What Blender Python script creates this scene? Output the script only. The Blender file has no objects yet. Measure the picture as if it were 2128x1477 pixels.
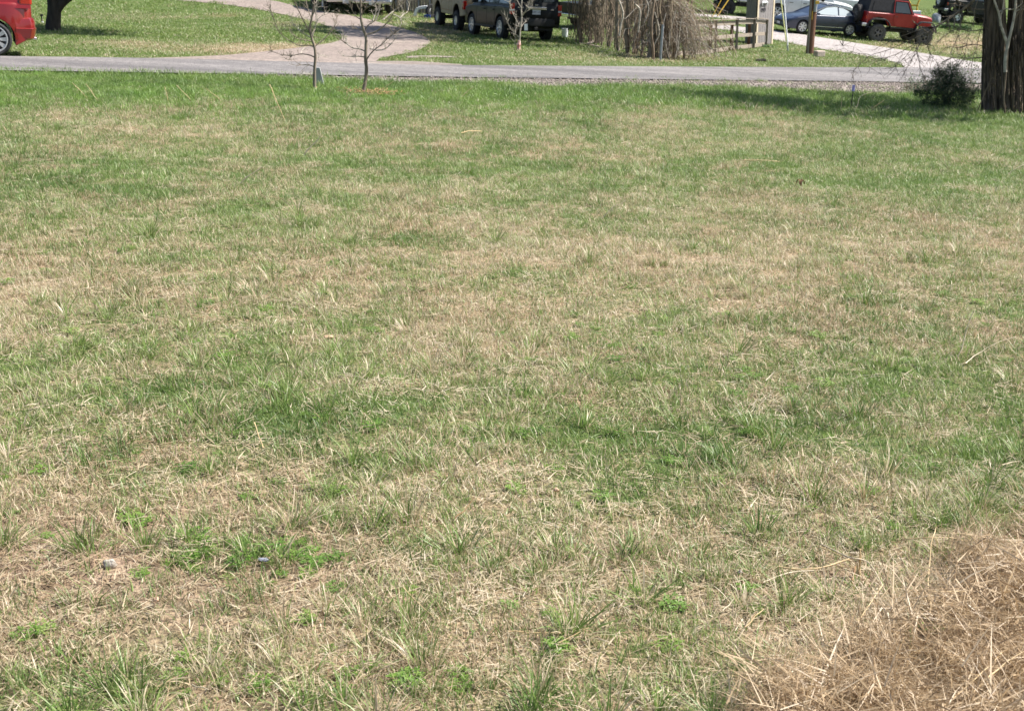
import bpy, math, random
import numpy as np
from mathutils import Vector, Matrix

R = math.radians
scene = bpy.context.scene
COL = scene.collection
rng = random.Random(7)
nrg = np.random.default_rng(11)

# ------------------------------------------------------------------ camera
PW, PH, FPX = 2128.0, 1477.0, 2700.0
PITCH = R(16.5)
CAMZ = 1.9
cam_d = bpy.data.cameras.new("camera")
cam_d.sensor_width = 36.0
cam_d.lens = 36.0 * FPX / PW
cam_d.clip_start = 0.05
cam_d.clip_end = 2000
cam_d.dof.use_dof = True
cam_d.dof.focus_distance = 6.5
cam_d.dof.aperture_fstop = 10.0
cam = bpy.data.objects.new("camera", cam_d)
COL.objects.link(cam)
cam.location = (0, 0, CAMZ)
cam.rotation_euler = (R(90) - PITCH, 0, 0)
scene.camera = cam

# ------------------------------------------------------------------ light
SUN_EL, SUN_AZ = R(50), R(8)          # azimuth of the sun measured from +X towards +Y
world = bpy.data.worlds.new("World")
scene.world = world
world.use_nodes = True
wn = world.node_tree.nodes
sky = wn.new("ShaderNodeTexSky")
sky.sky_type = 'NISHITA'
sky.sun_disc = False
sky.sun_elevation = SUN_EL
sky.sun_rotation = R(90) - SUN_AZ
sky.air_density = 1.0
sky.dust_density = 1.6
bg = wn["Background"]
bg.inputs[1].default_value = 0.085
world.node_tree.links.new(sky.outputs[0], bg.inputs[0])
sun_d = bpy.data.lights.new("sun", 'SUN')
sun_d.energy = 5.0
sun_d.angle = R(0.6)
sun_d.color = (1.0, 0.95, 0.87)
sun = bpy.data.objects.new("sun", sun_d)
COL.objects.link(sun)
sdir = Vector((math.cos(SUN_EL) * math.cos(SUN_AZ), math.cos(SUN_EL) * math.sin(SUN_AZ), math.sin(SUN_EL)))
sun.rotation_euler = sdir.to_track_quat('Z', 'Y').to_euler()
sun.location = (20, 0, 30)
vs = scene.view_settings
vs.view_transform = 'Standard'
vs.look = 'None'
vs.exposure = 1.02
vs.gamma = 1.0
vs.use_curve_mapping = False
scene.render.engine = 'CYCLES'
scene.cycles.max_bounces = 6

# ------------------------------------------------------------------ noise + terrain
_lat = np.random.default_rng(5).random((256, 256))


def vnoise(x, y):
    x = np.asarray(x, float); y = np.asarray(y, float)
    xi = np.floor(x).astype(int); yi = np.floor(y).astype(int)
    fx = x - xi; fy = y - yi
    fx = fx * fx * (3 - 2 * fx); fy = fy * fy * (3 - 2 * fy)
    a = _lat[xi & 255, yi & 255]; b = _lat[(xi + 1) & 255, yi & 255]
    c = _lat[xi & 255, (yi + 1) & 255]; d = _lat[(xi + 1) & 255, (yi + 1) & 255]
    return (a * (1 - fx) + b * fx) * (1 - fy) + (c * (1 - fx) + d * fx) * fy


def fbm(x, y, o=4):
    s = 0.0; a = 0.5; t = 0.0
    for i in range(o):
        s = s + a * vnoise(np.asarray(x) * 2 ** i + 17.3 * i, np.asarray(y) * 2 ** i + 5.1 * i)
        t += a; a *= 0.55
    return s / t


def sstep(a, b, x):
    t = np.clip((np.asarray(x, float) - a) / (b - a), 0, 1)
    return t * t * (3 - 2 * t)


def H(x, y):
    x = np.asarray(x, float); y = np.asarray(y, float)
    xc = np.clip(x, -70, 70); yc = np.clip(y, -30, 120)
    on = 60 - 10 * sstep(2, 9, xc)
    w = yc - 0.5 * np.maximum(xc, 0)
    t = (w - on) / 1.5
    rise = 0.08 * 1.5 * np.where(t > 30, t, np.log1p(np.exp(np.minimum(t, 30))))
    near = 1 - sstep(20, 25, yc)
    bump = near * 0.06 * (fbm(x * 0.55, y * 0.55, 3) - 0.5)
    return -0.0144 * yc - 0.05 * xc + rise + bump


CP, SP = math.cos(PITCH), math.sin(PITCH)


def ray(u, v):
    a = (u - PW / 2) / FPX; b = (PH / 2 - v) / FPX
    return np.array([a, CP + b * SP, -SP + b * CP])


def G(u, v, h=0.0):
    """point of the ground (raised by h) seen at photograph position u, v"""
    d = ray(u, v)
    t = 1.5; pt = t
    while t < 260:
        if CAMZ + t * d[2] < float(H(t * d[0], t * d[1])) + h:
            break
        pt = t; t += 0.3 + t * 0.004
    lo, hi = pt, t
    for _ in range(24):
        m = (lo + hi) / 2
        if CAMZ + m * d[2] < float(H(m * d[0], m * d[1])) + h:
            hi = m
        else:
            lo = m
    return Vector((hi * d[0], hi * d[1], CAMZ + hi * d[2]))


def P(u, v, Y):
    d = ray(u, v)
    t = Y / d[1]
    return Vector((t * d[0], Y, CAMZ + t * d[2]))


def proj(x, y, z):
    x = np.asarray(x, float); y = np.asarray(y, float); z = np.asarray(z, float) - CAMZ
    f = y * CP - z * SP
    up = y * SP + z * CP
    f = np.maximum(f, 0.05)
    return PW / 2 + FPX * x / f, PH / 2 - FPX * up / f


def normal(x, y):
    e = 0.4
    dx = (float(H(x + e, y)) - float(H(x - e, y))) / (2 * e)
    dy = (float(H(x, y + e)) - float(H(x, y - e))) / (2 * e)
    return Vector((-dx, -dy, 1)).normalized()


# ------------------------------------------------------------------ materials
def new_mat(name):
    m = bpy.data.materials.new(name)
    m.use_nodes = True
    nt = m.node_tree
    return m, nt, nt.nodes, nt.links, nt.nodes["Principled BSDF"]


def simple(name, col, rough=0.6, metal=0.0, coat=0.0, var=0.12, scale=6.0, bump=0.0, bscale=40.0, stretch=None, col2=None):
    m, nt, N, L, b = new_mat(name)
    tc = N.new("ShaderNodeTexCoord")
    mp = N.new("ShaderNodeMapping")
    L.new(tc.outputs["Object"], mp.inputs[0])
    if stretch:
        mp.inputs["Scale"].default_value = stretch
    no = N.new("ShaderNodeTexNoise")
    no.inputs["Scale"].default_value = scale
    no.inputs["Detail"].default_value = 6
    L.new(mp.outputs[0], no.inputs["Vector"])
    mx = N.new("ShaderNodeMix"); mx.data_type = 'RGBA'
    c2 = col2 or tuple(min(1, c * (1 + var * 2)) for c in col)
    c1 = tuple(c * (1 - var * 1.5) for c in col) if not col2 else col
    mx.inputs[6].default_value = (*c1, 1); mx.inputs[7].default_value = (*c2, 1)
    cr = N.new("ShaderNodeMapRange")
    cr.inputs[1].default_value = 0.3; cr.inputs[2].default_value = 0.7
    L.new(no.outputs[0], cr.inputs[0])
    L.new(cr.outputs[0], mx.inputs[0])
    L.new(mx.outputs[2], b.inputs["Base Color"])
    b.inputs["Roughness"].default_value = rough
    b.inputs["Metallic"].default_value = metal
    b.inputs["Coat Weight"].default_value = coat
    b.inputs["Coat Roughness"].default_value = 0.06
    if bump:
        n2 = N.new("ShaderNodeTexNoise"); n2.inputs["Scale"].default_value = bscale
        n2.inputs["Detail"].default_value = 5
        L.new(mp.outputs[0], n2.inputs["Vector"])
        bp = N.new("ShaderNodeBump"); bp.inputs["Strength"].default_value = bump
        bp.inputs["Distance"].default_value = 0.02
        L.new(n2.outputs[0], bp.inputs["Height"])
        L.new(bp.outputs[0], b.inputs["Normal"])
    return m


def glass_mat(name, col=(0.02, 0.025, 0.03), rough=0.04):
    m, nt, N, L, b = new_mat(name)
    b.inputs["Base Color"].default_value = (*col, 1)
    b.inputs["Roughness"].default_value = rough
    b.inputs["Specular IOR Level"].default_value = 0.8
    b.inputs["Coat Weight"].default_value = 0.6
    return m


def _spec(name, v):
    M[name].node_tree.nodes["Principled BSDF"].inputs["Specular IOR Level"].default_value = v


def blade_mat(name, greens, straws):
    m, nt, N, L, b = new_mat(name)
    at = N.new("ShaderNodeAttribute"); at.attribute_name = "bc"
    sp = N.new("ShaderNodeSeparateColor"); L.new(at.outputs["Color"], sp.inputs[0])
    dr = N.new("ShaderNodeAttribute"); dr.attribute_type = 'INSTANCER'; dr.attribute_name = "dry"
    hu = N.new("ShaderNodeAttribute"); hu.attribute_type = 'INSTANCER'; hu.attribute_name = "hue"
    sb = N.new("ShaderNodeMath"); sb.operation = 'SUBTRACT'
    L.new(dr.outputs["Fac"], sb.inputs[0]); L.new(sp.outputs[0], sb.inputs[1])
    # blade tips dry first
    tp = N.new("ShaderNodeMath"); tp.operation = 'MULTIPLY_ADD'
    L.new(sp.outputs[2], tp.inputs[0]); tp.inputs[1].default_value = 0.22; L.new(sb.outputs[0], tp.inputs[2])
    mr = N.new("ShaderNodeMapRange")
    mr.inputs[1].default_value = -0.06; mr.inputs[2].default_value = 0.14
    L.new(tp.outputs[0], mr.inputs[0])

    def ramp(cols, src):
        r = N.new("ShaderNodeValToRGB")
        el = r.color_ramp.elements
        while len(el) < len(cols):
            el.new(0.5)
        for i, c in enumerate(cols):
            el[i].position = i / (len(cols) - 1)
            el[i].color = (*c, 1)
        L.new(src, r.inputs[0])
        return r
    ad = N.new("ShaderNodeMath"); ad.operation = 'MULTIPLY_ADD'; ad.use_clamp = True
    L.new(hu.outputs["Fac"], ad.inputs[0]); ad.inputs[1].default_value = 0.6
    hm = N.new("ShaderNodeMath"); hm.operation = 'MULTIPLY'; hm.inputs[1].default_value = 0.4
    L.new(sp.outputs[1], hm.inputs[0]); L.new(hm.outputs[0], ad.inputs[2])
    g = ramp(greens, ad.outputs[0])
    hm2 = N.new("ShaderNodeMath"); hm2.operation = 'MULTIPLY'; hm2.inputs[1].default_value = 0.5
    L.new(sp.outputs[1], hm2.inputs[0])
    ad2 = N.new("ShaderNodeMath"); ad2.operation = 'MULTIPLY_ADD'; ad2.use_clamp = True
    L.new(hu.outputs["Fac"], ad2.inputs[0]); ad2.inputs[1].default_value = 0.5
    L.new(hm2.outputs[0], ad2.inputs[2])
    s = ramp(straws, ad2.outputs[0])
    mx = N.new("ShaderNodeMix"); mx.data_type = 'RGBA'
    L.new(mr.outputs[0], mx.inputs[0]); L.new(g.outputs[0], mx.inputs[6]); L.new(s.outputs[0], mx.inputs[7])
    L.new(mx.outputs[2], b.inputs["Base Color"])
    b.inputs["Roughness"].default_value = 0.45
    b.inputs["Specular IOR Level"].default_value = 0.5
    tr = N.new("ShaderNodeBsdfTranslucent")
    L.new(mx.outputs[2], tr.inputs[0])
    ms = N.new("ShaderNodeMixShader"); ms.inputs[0].default_value = 0.34
    L.new(b.outputs[0], ms.inputs[1]); L.new(tr.outputs[0], ms.inputs[2])
    L.new(ms.outputs[0], N["Material Output"].inputs[0])
    return m


M = {}
GREENS = [(0.052, 0.120, 0.024), (0.100, 0.188, 0.038), (0.172, 0.258, 0.064), (0.275, 0.325, 0.125)]
STRAWS = [(0.265, 0.160, 0.088), (0.410, 0.305, 0.190), (0.520, 0.430, 0.290), (0.600, 0.515, 0.370), (0.680, 0.610, 0.480)]
M['blade'] = blade_mat("grass_blade", [(0.066, 0.124, 0.030), (0.122, 0.205, 0.046), (0.200, 0.285, 0.072), (0.300, 0.350, 0.135)], STRAWS)
M['verge'] = blade_mat("verge_blade", [(0.062, 0.145, 0.020), (0.125, 0.240, 0.036), (0.200, 0.320, 0.058), (0.28, 0.37, 0.10)], STRAWS)
M['mound'] = blade_mat("dead_grass_blade", GREENS, [(0.20, 0.125, 0.062), (0.35, 0.245, 0.140), (0.49, 0.370, 0.230), (0.61, 0.490, 0.335), (0.70, 0.600, 0.450)])
M['lawn'] = blade_mat("lawn_blade", [(0.070, 0.140, 0.026), (0.130, 0.210, 0.042), (0.190, 0.270, 0.062), (0.26, 0.31, 0.10)], STRAWS)
M['straw'] = simple("dry_stalk", (0.52, 0.38, 0.20), 0.55, var=0.15, scale=30)
M['palestraw'] = simple("pale_stalk", (0.52, 0.43, 0.30), 0.5, var=0.12, scale=30)
M['brownstraw'] = simple("brown_stalk", (0.26, 0.15, 0.07), 0.7, var=0.2, scale=30)
M['bark'] = simple("grey_brown_bark", (0.17, 0.135, 0.10), 0.9, var=0.35, scale=14, bump=0.5, bscale=60, stretch=(1, 1, 0.2))
M['saplingbark'] = simple("sapling_bark", (0.19, 0.155, 0.12), 0.9, var=0.3, scale=14, bump=0.4, bscale=60, stretch=(1, 1, 0.2))
M['palebark'] = simple("pale_twig_bark", (0.36, 0.32, 0.27), 0.85, var=0.25, scale=10, bump=0.3, bscale=60)
M['darkbark'] = simple("dark_bark", (0.035, 0.027, 0.02), 0.95, var=0.35, scale=10, bump=0.8, bscale=30, stretch=(1, 1, 0.25))
M['cedarbark'] = simple("shaggy_cedar_bark", (0.022, 0.016, 0.012), 0.95, scale=15, bump=1.0, bscale=44, stretch=(1, 1, 0.16), col2=(0.150, 0.116, 0.094))
M['vine'] = simple("dry_vine", (0.085, 0.060, 0.042), 0.9, scale=5, col2=(0.27, 0.20, 0.14))
M['tanvine'] = simple("tan_dry_vine", (0.16, 0.12, 0.08), 0.9, scale=5, col2=(0.40, 0.32, 0.22))
M['cedar'] = simple("cedar_foliage", (0.022, 0.046, 0.018), 0.8, scale=3, col2=(0.060, 0.100, 0.036))
M['leaf'] = simple("oak_foliage", (0.04, 0.07, 0.022), 0.6, scale=2, col2=(0.08, 0.12, 0.035))
M['wood'] = simple("weathered_fence_wood", (0.20, 0.165, 0.135), 0.85, scale=5, bump=0.4, bscale=30, stretch=(1, 8, 8), col2=(0.36, 0.30, 0.245))
M['postwood'] = simple("weathered_post_wood", (0.14, 0.11, 0.09), 0.85, scale=5, bump=0.4, bscale=30, stretch=(8, 8, 1), col2=(0.32, 0.27, 0.225))
M['greyboard'] = simple("grey_cladding_board", (0.17, 0.155, 0.16), 0.8, scale=7, bump=0.3, bscale=30, stretch=(8, 8, 1), col2=(0.30, 0.275, 0.27))
M['creamwood'] = simple("cream_trim_wood", (0.62, 0.52, 0.38), 0.7, var=0.1, scale=5, stretch=(6, 6, 1))
M['polewood'] = simple("brown_pole_wood", (0.085, 0.035, 0.018), 0.75, scale=8, bump=0.5, bscale=30, stretch=(6, 6, 0.6), col2=(0.19, 0.085, 0.045))
M['white'] = simple("white_paint", (0.72, 0.73, 0.74), 0.35, coat=0.4, var=0.03)
M['whiteplastic'] = simple("white_plastic", (0.74, 0.75, 0.78), 0.5, var=0.05)
M['red'] = simple("red_car_paint", (0.22, 0.006, 0.006), 0.32, metal=0.2, coat=0.8, var=0.02)
M['jeepred'] = simple("dusty_red_paint", (0.27, 0.007, 0.009), 0.42, coat=0.25, scale=3, col2=(0.33, 0.022, 0.020))
M['darkpaint'] = simple("dark_green_black_paint", (0.005, 0.006, 0.006), 0.4, coat=0.12, var=0.05)
_spec('darkpaint', 0.22)
M['beige'] = simple("faded_beige_paint", (0.30, 0.24, 0.155), 0.5, scale=3, coat=0.1, col2=(0.38, 0.31, 0.21))
M['bluegrey'] = simple("blue_grey_metallic_paint", (0.020, 0.030, 0.058), 0.3, metal=0.2, coat=0.6, var=0.03)
M['bluepaint'] = simple("dark_blue_paint", (0.012, 0.02, 0.06), 0.3, coat=0.8, var=0.05)
M['silver'] = simple("silver_paint", (0.40, 0.42, 0.45), 0.35, metal=0.5, coat=0.6, var=0.05)
M['chrome'] = simple("chrome", (0.75, 0.77, 0.80), 0.18, metal=1.0, var=0.02)
M['alloy'] = simple("alloy_rim", (0.60, 0.61, 0.63), 0.32, metal=0.6, var=0.04)
M['greyrim'] = simple("dull_grey_rim", (0.16, 0.155, 0.16), 0.5, metal=0.5, var=0.1)
M['tyre'] = simple("tyre_rubber", (0.022, 0.022, 0.024), 0.85, var=0.2, scale=20)
M['dustytyre'] = simple("dusty_tyre_rubber", (0.075, 0.072, 0.070), 0.9, var=0.2, scale=12)
M['black'] = simple("black_plastic", (0.014, 0.014, 0.015), 0.55, var=0.15)
M['softtop'] = simple("black_soft_top", (0.022, 0.022, 0.026), 0.8, var=0.2, scale=9)
M['glass'] = glass_mat("dark_car_glass")
M['skyreflgl'] = glass_mat("sky_reflection_glass", (0.50, 0.56, 0.58), 0.05)  # pale base colour stands in for sky reflected in the side windows
M['redlamp'] = simple("red_lamp_lens", (0.42, 0.015, 0.01), 0.15, coat=1, var=0.02)
M['orangelamp'] = simple("orange_lamp_lens", (0.70, 0.14, 0.04), 0.15, coat=1, var=0.02)
M['clearlamp'] = simple("clear_lamp_lens", (0.62, 0.63, 0.65), 0.1, coat=1, var=0.04)
M['yellow'] = simple("yellow_plastic", (0.62, 0.38, 0.04), 0.5, var=0.06)
M['paleyellow'] = simple("pale_yellow_guard", (0.66, 0.66, 0.30), 0.5, var=0.05)
M['bluebin'] = simple("blue_plastic", (0.012, 0.045, 0.22), 0.45, var=0.08)
M['steel'] = simple("galvanised_steel", (0.28, 0.30, 0.34), 0.45, metal=0.7, var=0.12)
M['greymetal'] = simple("painted_grey_marker", (0.34, 0.345, 0.35), 0.5, var=0.05)
M['purple'] = simple("lilac_plastic_cap", (0.40, 0.34, 0.72), 0.4, var=0.05)
M['plate'] = simple("licence_plate_white", (0.60, 0.60, 0.64), 0.4, var=0.03)
M['ink'] = simple("dark_lettering", (0.03, 0.03, 0.045), 0.5, var=0.05)
M['chip'] = simple("tan_stone_chip", (0.20, 0.165, 0.14), 0.9, var=0.3, scale=2, col2=(0.42, 0.37, 0.33))
M['tarp'] = simple("crumpled_silver_sheet", (0.20, 0.21, 0.235), 0.55, metal=.2, scale=5, bump=1.0, bscale=7, col2=(0.42, 0.44, 0.48))
M['stone'] = simple("pale_limestone", (0.40, 0.355, 0.30), 0.85, var=0.15, scale=40, bump=0.4, bscale=90)
M['greystone'] = simple("grey_flat_stone", (0.25, 0.26, 0.31), 0.8, var=0.12, scale=40, bump=0.3, bscale=90)
M['tanstone'] = simple("tan_pebble", (0.48, 0.32, 0.21), 0.85, var=0.15, scale=60, bump=0.3, bscale=90)
M['brownleaf'] = simple("brown_leaf", (0.15, 0.075, 0.03), 0.8, var=0.3, scale=60)
M['dirtclod'] = simple("dark_clod", (0.045, 0.038, 0.03), 0.95, var=0.3, scale=30, bump=0.6)
M['blockpink'] = simple("pinkish_concrete_block", (0.44, 0.36, 0.31), 0.9, var=0.12, scale=14, bump=0.3)
M['pinkwrap'] = simple("red_and_white_wrap", (0.62, 0.16, 0.12), 0.6, scale=9, col2=(0.74, 0.66, 0.62))
M['mulch'] = simple("orange_mulch", (0.40, 0.24, 0.12), 0.9, var=0.25, scale=60)


# ------------------------------------------------------------------ mesh builder
class MB:
    def __init__(s):
        s.v = []; s.f = []; s.m = []

    def add(s, vs_, fs, mi=0):
        o = len(s.v)
        s.v += [tuple(p) for p in vs_]
        for q in fs:
            s.f.append(tuple(i + o for i in q)); s.m.append(mi)

    def box(s, c, d, rz=0.0, mi=0, mat=None):
        cx, cy, cz = c; dx, dy, dz = d[0] / 2, d[1] / 2, d[2] / 2
        ca, sa = math.cos(rz), math.sin(rz)
        vs_ = []
        for z in (-dz, dz):
            for x, y in ((-dx, -dy), (dx, -dy), (dx, dy), (-dx, dy)):
                p = Vector((x * ca - y * sa, x * sa + y * ca, z))
                if mat is not None:
                    p = mat @ Vector((x, y, z))
                vs_.append((cx + p[0], cy + p[1], cz + p[2]))
        s.add(vs_, [(3, 2, 1, 0), (4, 5, 6, 7), (0, 1, 5, 4), (1, 2, 6, 5), (2, 3, 7, 6), (3, 0, 4, 7)], mi)

    def beam(s, a, b, w, h, mi=0, up=(0, 0, 1)):
        a = Vector(a); b = Vector(b)
        x = (b - a); ln = x.length; x.normalize()
        y = Vector(up).cross(x)
        if y.length < 1e-4:
            y = Vector((0, 1, 0))
        y.normalize()
        z = x.cross(y)
        m = Matrix((x, y, z)).transposed()
        s.box((a + b) / 2, (ln, w, h), mat=m, mi=mi)

    def tube(s, pts, rads, n=6, mi=0, cap=True):
        pts = [Vector(p) for p in pts]
        if not hasattr(rads, '__len__'):
            rads = [rads] * len(pts)
        o = len(s.v)
        side = None
        for i, p in enumerate(pts):
            a = pts[max(i - 1, 0)]; b = pts[min(i + 1, len(pts) - 1)]
            t = (b - a)
            if t.length < 1e-6:
                t = Vector((0, 0, 1))
            t.normalize()
            if side is None:
                side = t.cross(Vector((0, 1, 0)) if abs(t.y) < 0.9 else Vector((1, 0, 0)))
            side = side - t * side.dot(t)
            if side.length < 1e-5:
                side = t.orthogonal()
            side.normalize()
            up = t.cross(side)
            for k in range(n):
                an = 2 * math.pi * k / n
                q = p + (side * math.cos(an) + up * math.sin(an)) * rads[i]
                s.v.append(tuple(q))
        for i in range(len(pts) - 1):
            for k in range(n):
                k2 = (k + 1) % n
                s.f.append((o + i * n + k, o + i * n + k2, o + (i + 1) * n + k2, o + (i + 1) * n + k)); s.m.append(mi)
        if cap:
            s.f.append(tuple(o + k for k in range(n))[::-1]); s.m.append(mi)
            e = o + (len(pts) - 1) * n
            s.f.append(tuple(e + k for k in range(n))); s.m.append(mi)

    def lathe(s, prof, n=24, axis='y', c=(0, 0, 0), mi=0):
        """prof: list of (axial, radius)"""
        o = len(s.v)
        for a, r in prof:
            for k in range(n):
                t = 2 * math.pi * k / n
                if axis == 'y':
                    s.v.append((c[0] + r * math.cos(t), c[1] + a, c[2] + r * math.sin(t)))
                elif axis == 'z':
                    s.v.append((c[0] + r * math.cos(t), c[1] + r * math.sin(t), c[2] + a))
                else:
                    s.v.append((c[0] + a, c[1] + r * math.cos(t), c[2] + r * math.sin(t)))
        for i in range(len(prof) - 1):
            for k in range(n):
                k2 = (k + 1) % n
                s.f.append((o + i * n + k, o + i * n + k2, o + (i + 1) * n + k2, o + (i + 1) * n + k)); s.m.append(mi)

    def build(s, name, mats, parent=None, smooth=None, bevel=0.0):
        me = bpy.data.meshes.new(name)
        me.from_pydata(s.v, [], s.f)
        if not isinstance(mats, (list, tuple)):
            mats = [mats]
        for m in mats:
            me.materials.append(m)
        me.polygons.foreach_set("material_index", s.m)
        me.validate()
        me.update()
        if smooth is not None:
            me.polygons.foreach_set("use_smooth", [True] * len(me.polygons))
            me.set_sharp_from_angle(angle=R(smooth))
        ob = bpy.data.objects.new(name, me)
        COL.objects.link(ob)
        if parent is not None:
            ob.parent = parent
        if bevel:
            bm = ob.modifiers.new("bevel", 'BEVEL')
            bm.width = bevel; bm.segments = 2; bm.limit_method = 'ANGLE'
        return ob


def tag(o, label=None, cat=None, group=None, kind=None):
    if label: o['label'] = label
    if cat: o['category'] = cat
    if group: o['group'] = group
    if kind: o['kind'] = kind
    return o


def empty(name, loc, label, cat, group=None, rz=0.0, rot=None):
    e = bpy.data.objects.new(name, None)
    e.empty_display_size = 0.2
    COL.objects.link(e)
    e.location = loc
    if rot is not None:
        e.rotation_euler = rot
    else:
        e.rotation_euler = (0, 0, rz)
    tag(e, label, cat, group)
    return e


def ground_rot(loc, heading):
    n = normal(loc[0], loc[1])
    f = Vector((math.cos(heading), math.sin(heading), 0))
    y = n.cross(f).normalized()
    x = y.cross(n)
    return Matrix((x, y, n)).transposed().to_euler()


def text(body, size, mat, parent, loc, rot, name="lettering", ex=0.002):
    c = bpy.data.curves.new(name, 'FONT')
    c.body = body; c.size = size; c.extrude = ex
    c.align_x = 'CENTER'; c.align_y = 'CENTER'
    c.materials.append(mat)
    tmp = bpy.data.objects.new("tmp", c)
    COL.objects.link(tmp)
    dg = bpy.context.evaluated_depsgraph_get()
    me = bpy.data.meshes.new_from_object(tmp.evaluated_get(dg))
    bpy.data.objects.remove(tmp)
    o = bpy.data.objects.new(name, me)
    COL.objects.link(o)
    o.parent = parent
    o.location = loc; o.rotation_euler = rot
    return o
# ------------------------------------------------------------------ paved outlines (photograph positions projected on the ground)
ROAD_N = [(-500, 133), (-200, 141), (0, 146), (200, 149), (380, 151.5), (520, 153.5), (700, 156), (860, 159), (1150, 162.5), (1440, 165.5), (1700, 168), (1850, 170), (2100, 174), (2600, 186)]
ROAD_F = [(-500, 104), (-200, 112), (0, 117), (200, 119), (380, 122), (520, 126), (700, 130.5), (860, 135), (1150, 137), (1440, 139), (1700, 140), (1850, 140), (2100, 143), (2600, 152)]
SHLD_N = [(-500, 133.6), (-200, 141.6), (0, 146.6), (200, 150), (380, 154), (520, 159), (700, 165), (860, 172), (1000, 170), (1150, 181), (1300, 176), (1440, 179), (1560, 184), (1700, 191), (1850, 197), (2100, 188), (2600, 190)]
DRV_I = [(250, -9), (380, 2), (457, 8), (540, 20), (619, 37), (664, 48), (691, 60), (707, 70), (712, 78), (706, 84), (691, 89), (655, 95), (588, 103), (520, 110), (457, 116), (290, 121.5)]
DRV_O = [(430, -14), (565, 0), (615, 13), (678, 26), (736, 33), (775, 43), (836, 59), (872, 70), (894, 84), (893, 91), (880, 100), (858, 108), (820, 115), (790, 121), (780, 128), (760, 133)]
DR2_F = [(1300, 34), (1380, 40), (1440, 45), (1494, 51), (1556, 58), (1606, 63), (1700, 77), (1800, 93), (1921, 111), (2002, 125), (2080, 136), (2160, 145)]
DR2_N = [(1300, 39), (1380, 45), (1440, 52), (1494, 61), (1552, 69), (1604, 82), (1700, 101), (1780, 113), (1840, 125), (1876, 135), (1882, 142), (2160, 147)]
DR3_F = [(1400, 26), (1456, 29.5), (1500, 32), (1550, 36), (1600, 41), (1680, 47)]
DR3_N = [(1400, 30), (1456, 35), (1500, 38), (1550, 43), (1600, 47), (1680, 52)]
GRV1_F = [(730, 127), (860, 127), (905, 130), (960, 134)]
GRV1_N = [(730, 132), (860, 135.5), (905, 136), (960, 136.6)]
GRV2_F = [(845, 117), (880, 115.5), (930, 116.5), (950, 118)]
GRV2_N = [(845, 120), (880, 120), (930, 119.8), (950, 118.6)]


def resample(pts, n):
    pts = np.array(pts, float)
    # smooth with one Chaikin pass, then by arc length
    q = [pts[0]]
    for i in range(len(pts) - 1):
        q.append(pts[i] * .75 + pts[i + 1] * .25); q.append(pts[i] * .25 + pts[i + 1] * .75)
    q.append(pts[-1]); pts = np.array(q)
    idx = np.linspace(0, len(pts) - 1, n)
    return np.stack([np.interp(idx, np.arange(len(pts)), pts[:, k]) for k in (0, 1)], 1)


def strip(name, A, B, mat, n=90, m=8, lift=0.02):
    A = resample(A, n); B = resample(B, n)
    mb = MB()
    for i in range(n):
        a = G(*A[i], lift); b = G(*B[i], lift)
        for k in range(m + 1):
            t = k / m
            x = a.x + (b.x - a.x) * t; y = a.y + (b.y - a.y) * t
            mb.v.append((x, y, float(H(x, y)) + lift))
    for i in range(n - 1):
        for k in range(m):
            q = (i * (m + 1) + k, i * (m + 1) + k + 1, (i + 1) * (m + 1) + k + 1, (i + 1) * (m + 1) + k)
            mb.f.append(q); mb.m.append(0)
    # make faces point up
    o = mb.build(name, mat, smooth=60)
    me = o.data
    if sum(p.normal.z for p in me.polygons) < 0:
        me.flip_normals()
    tag(o, kind='structure')
    return o


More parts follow.
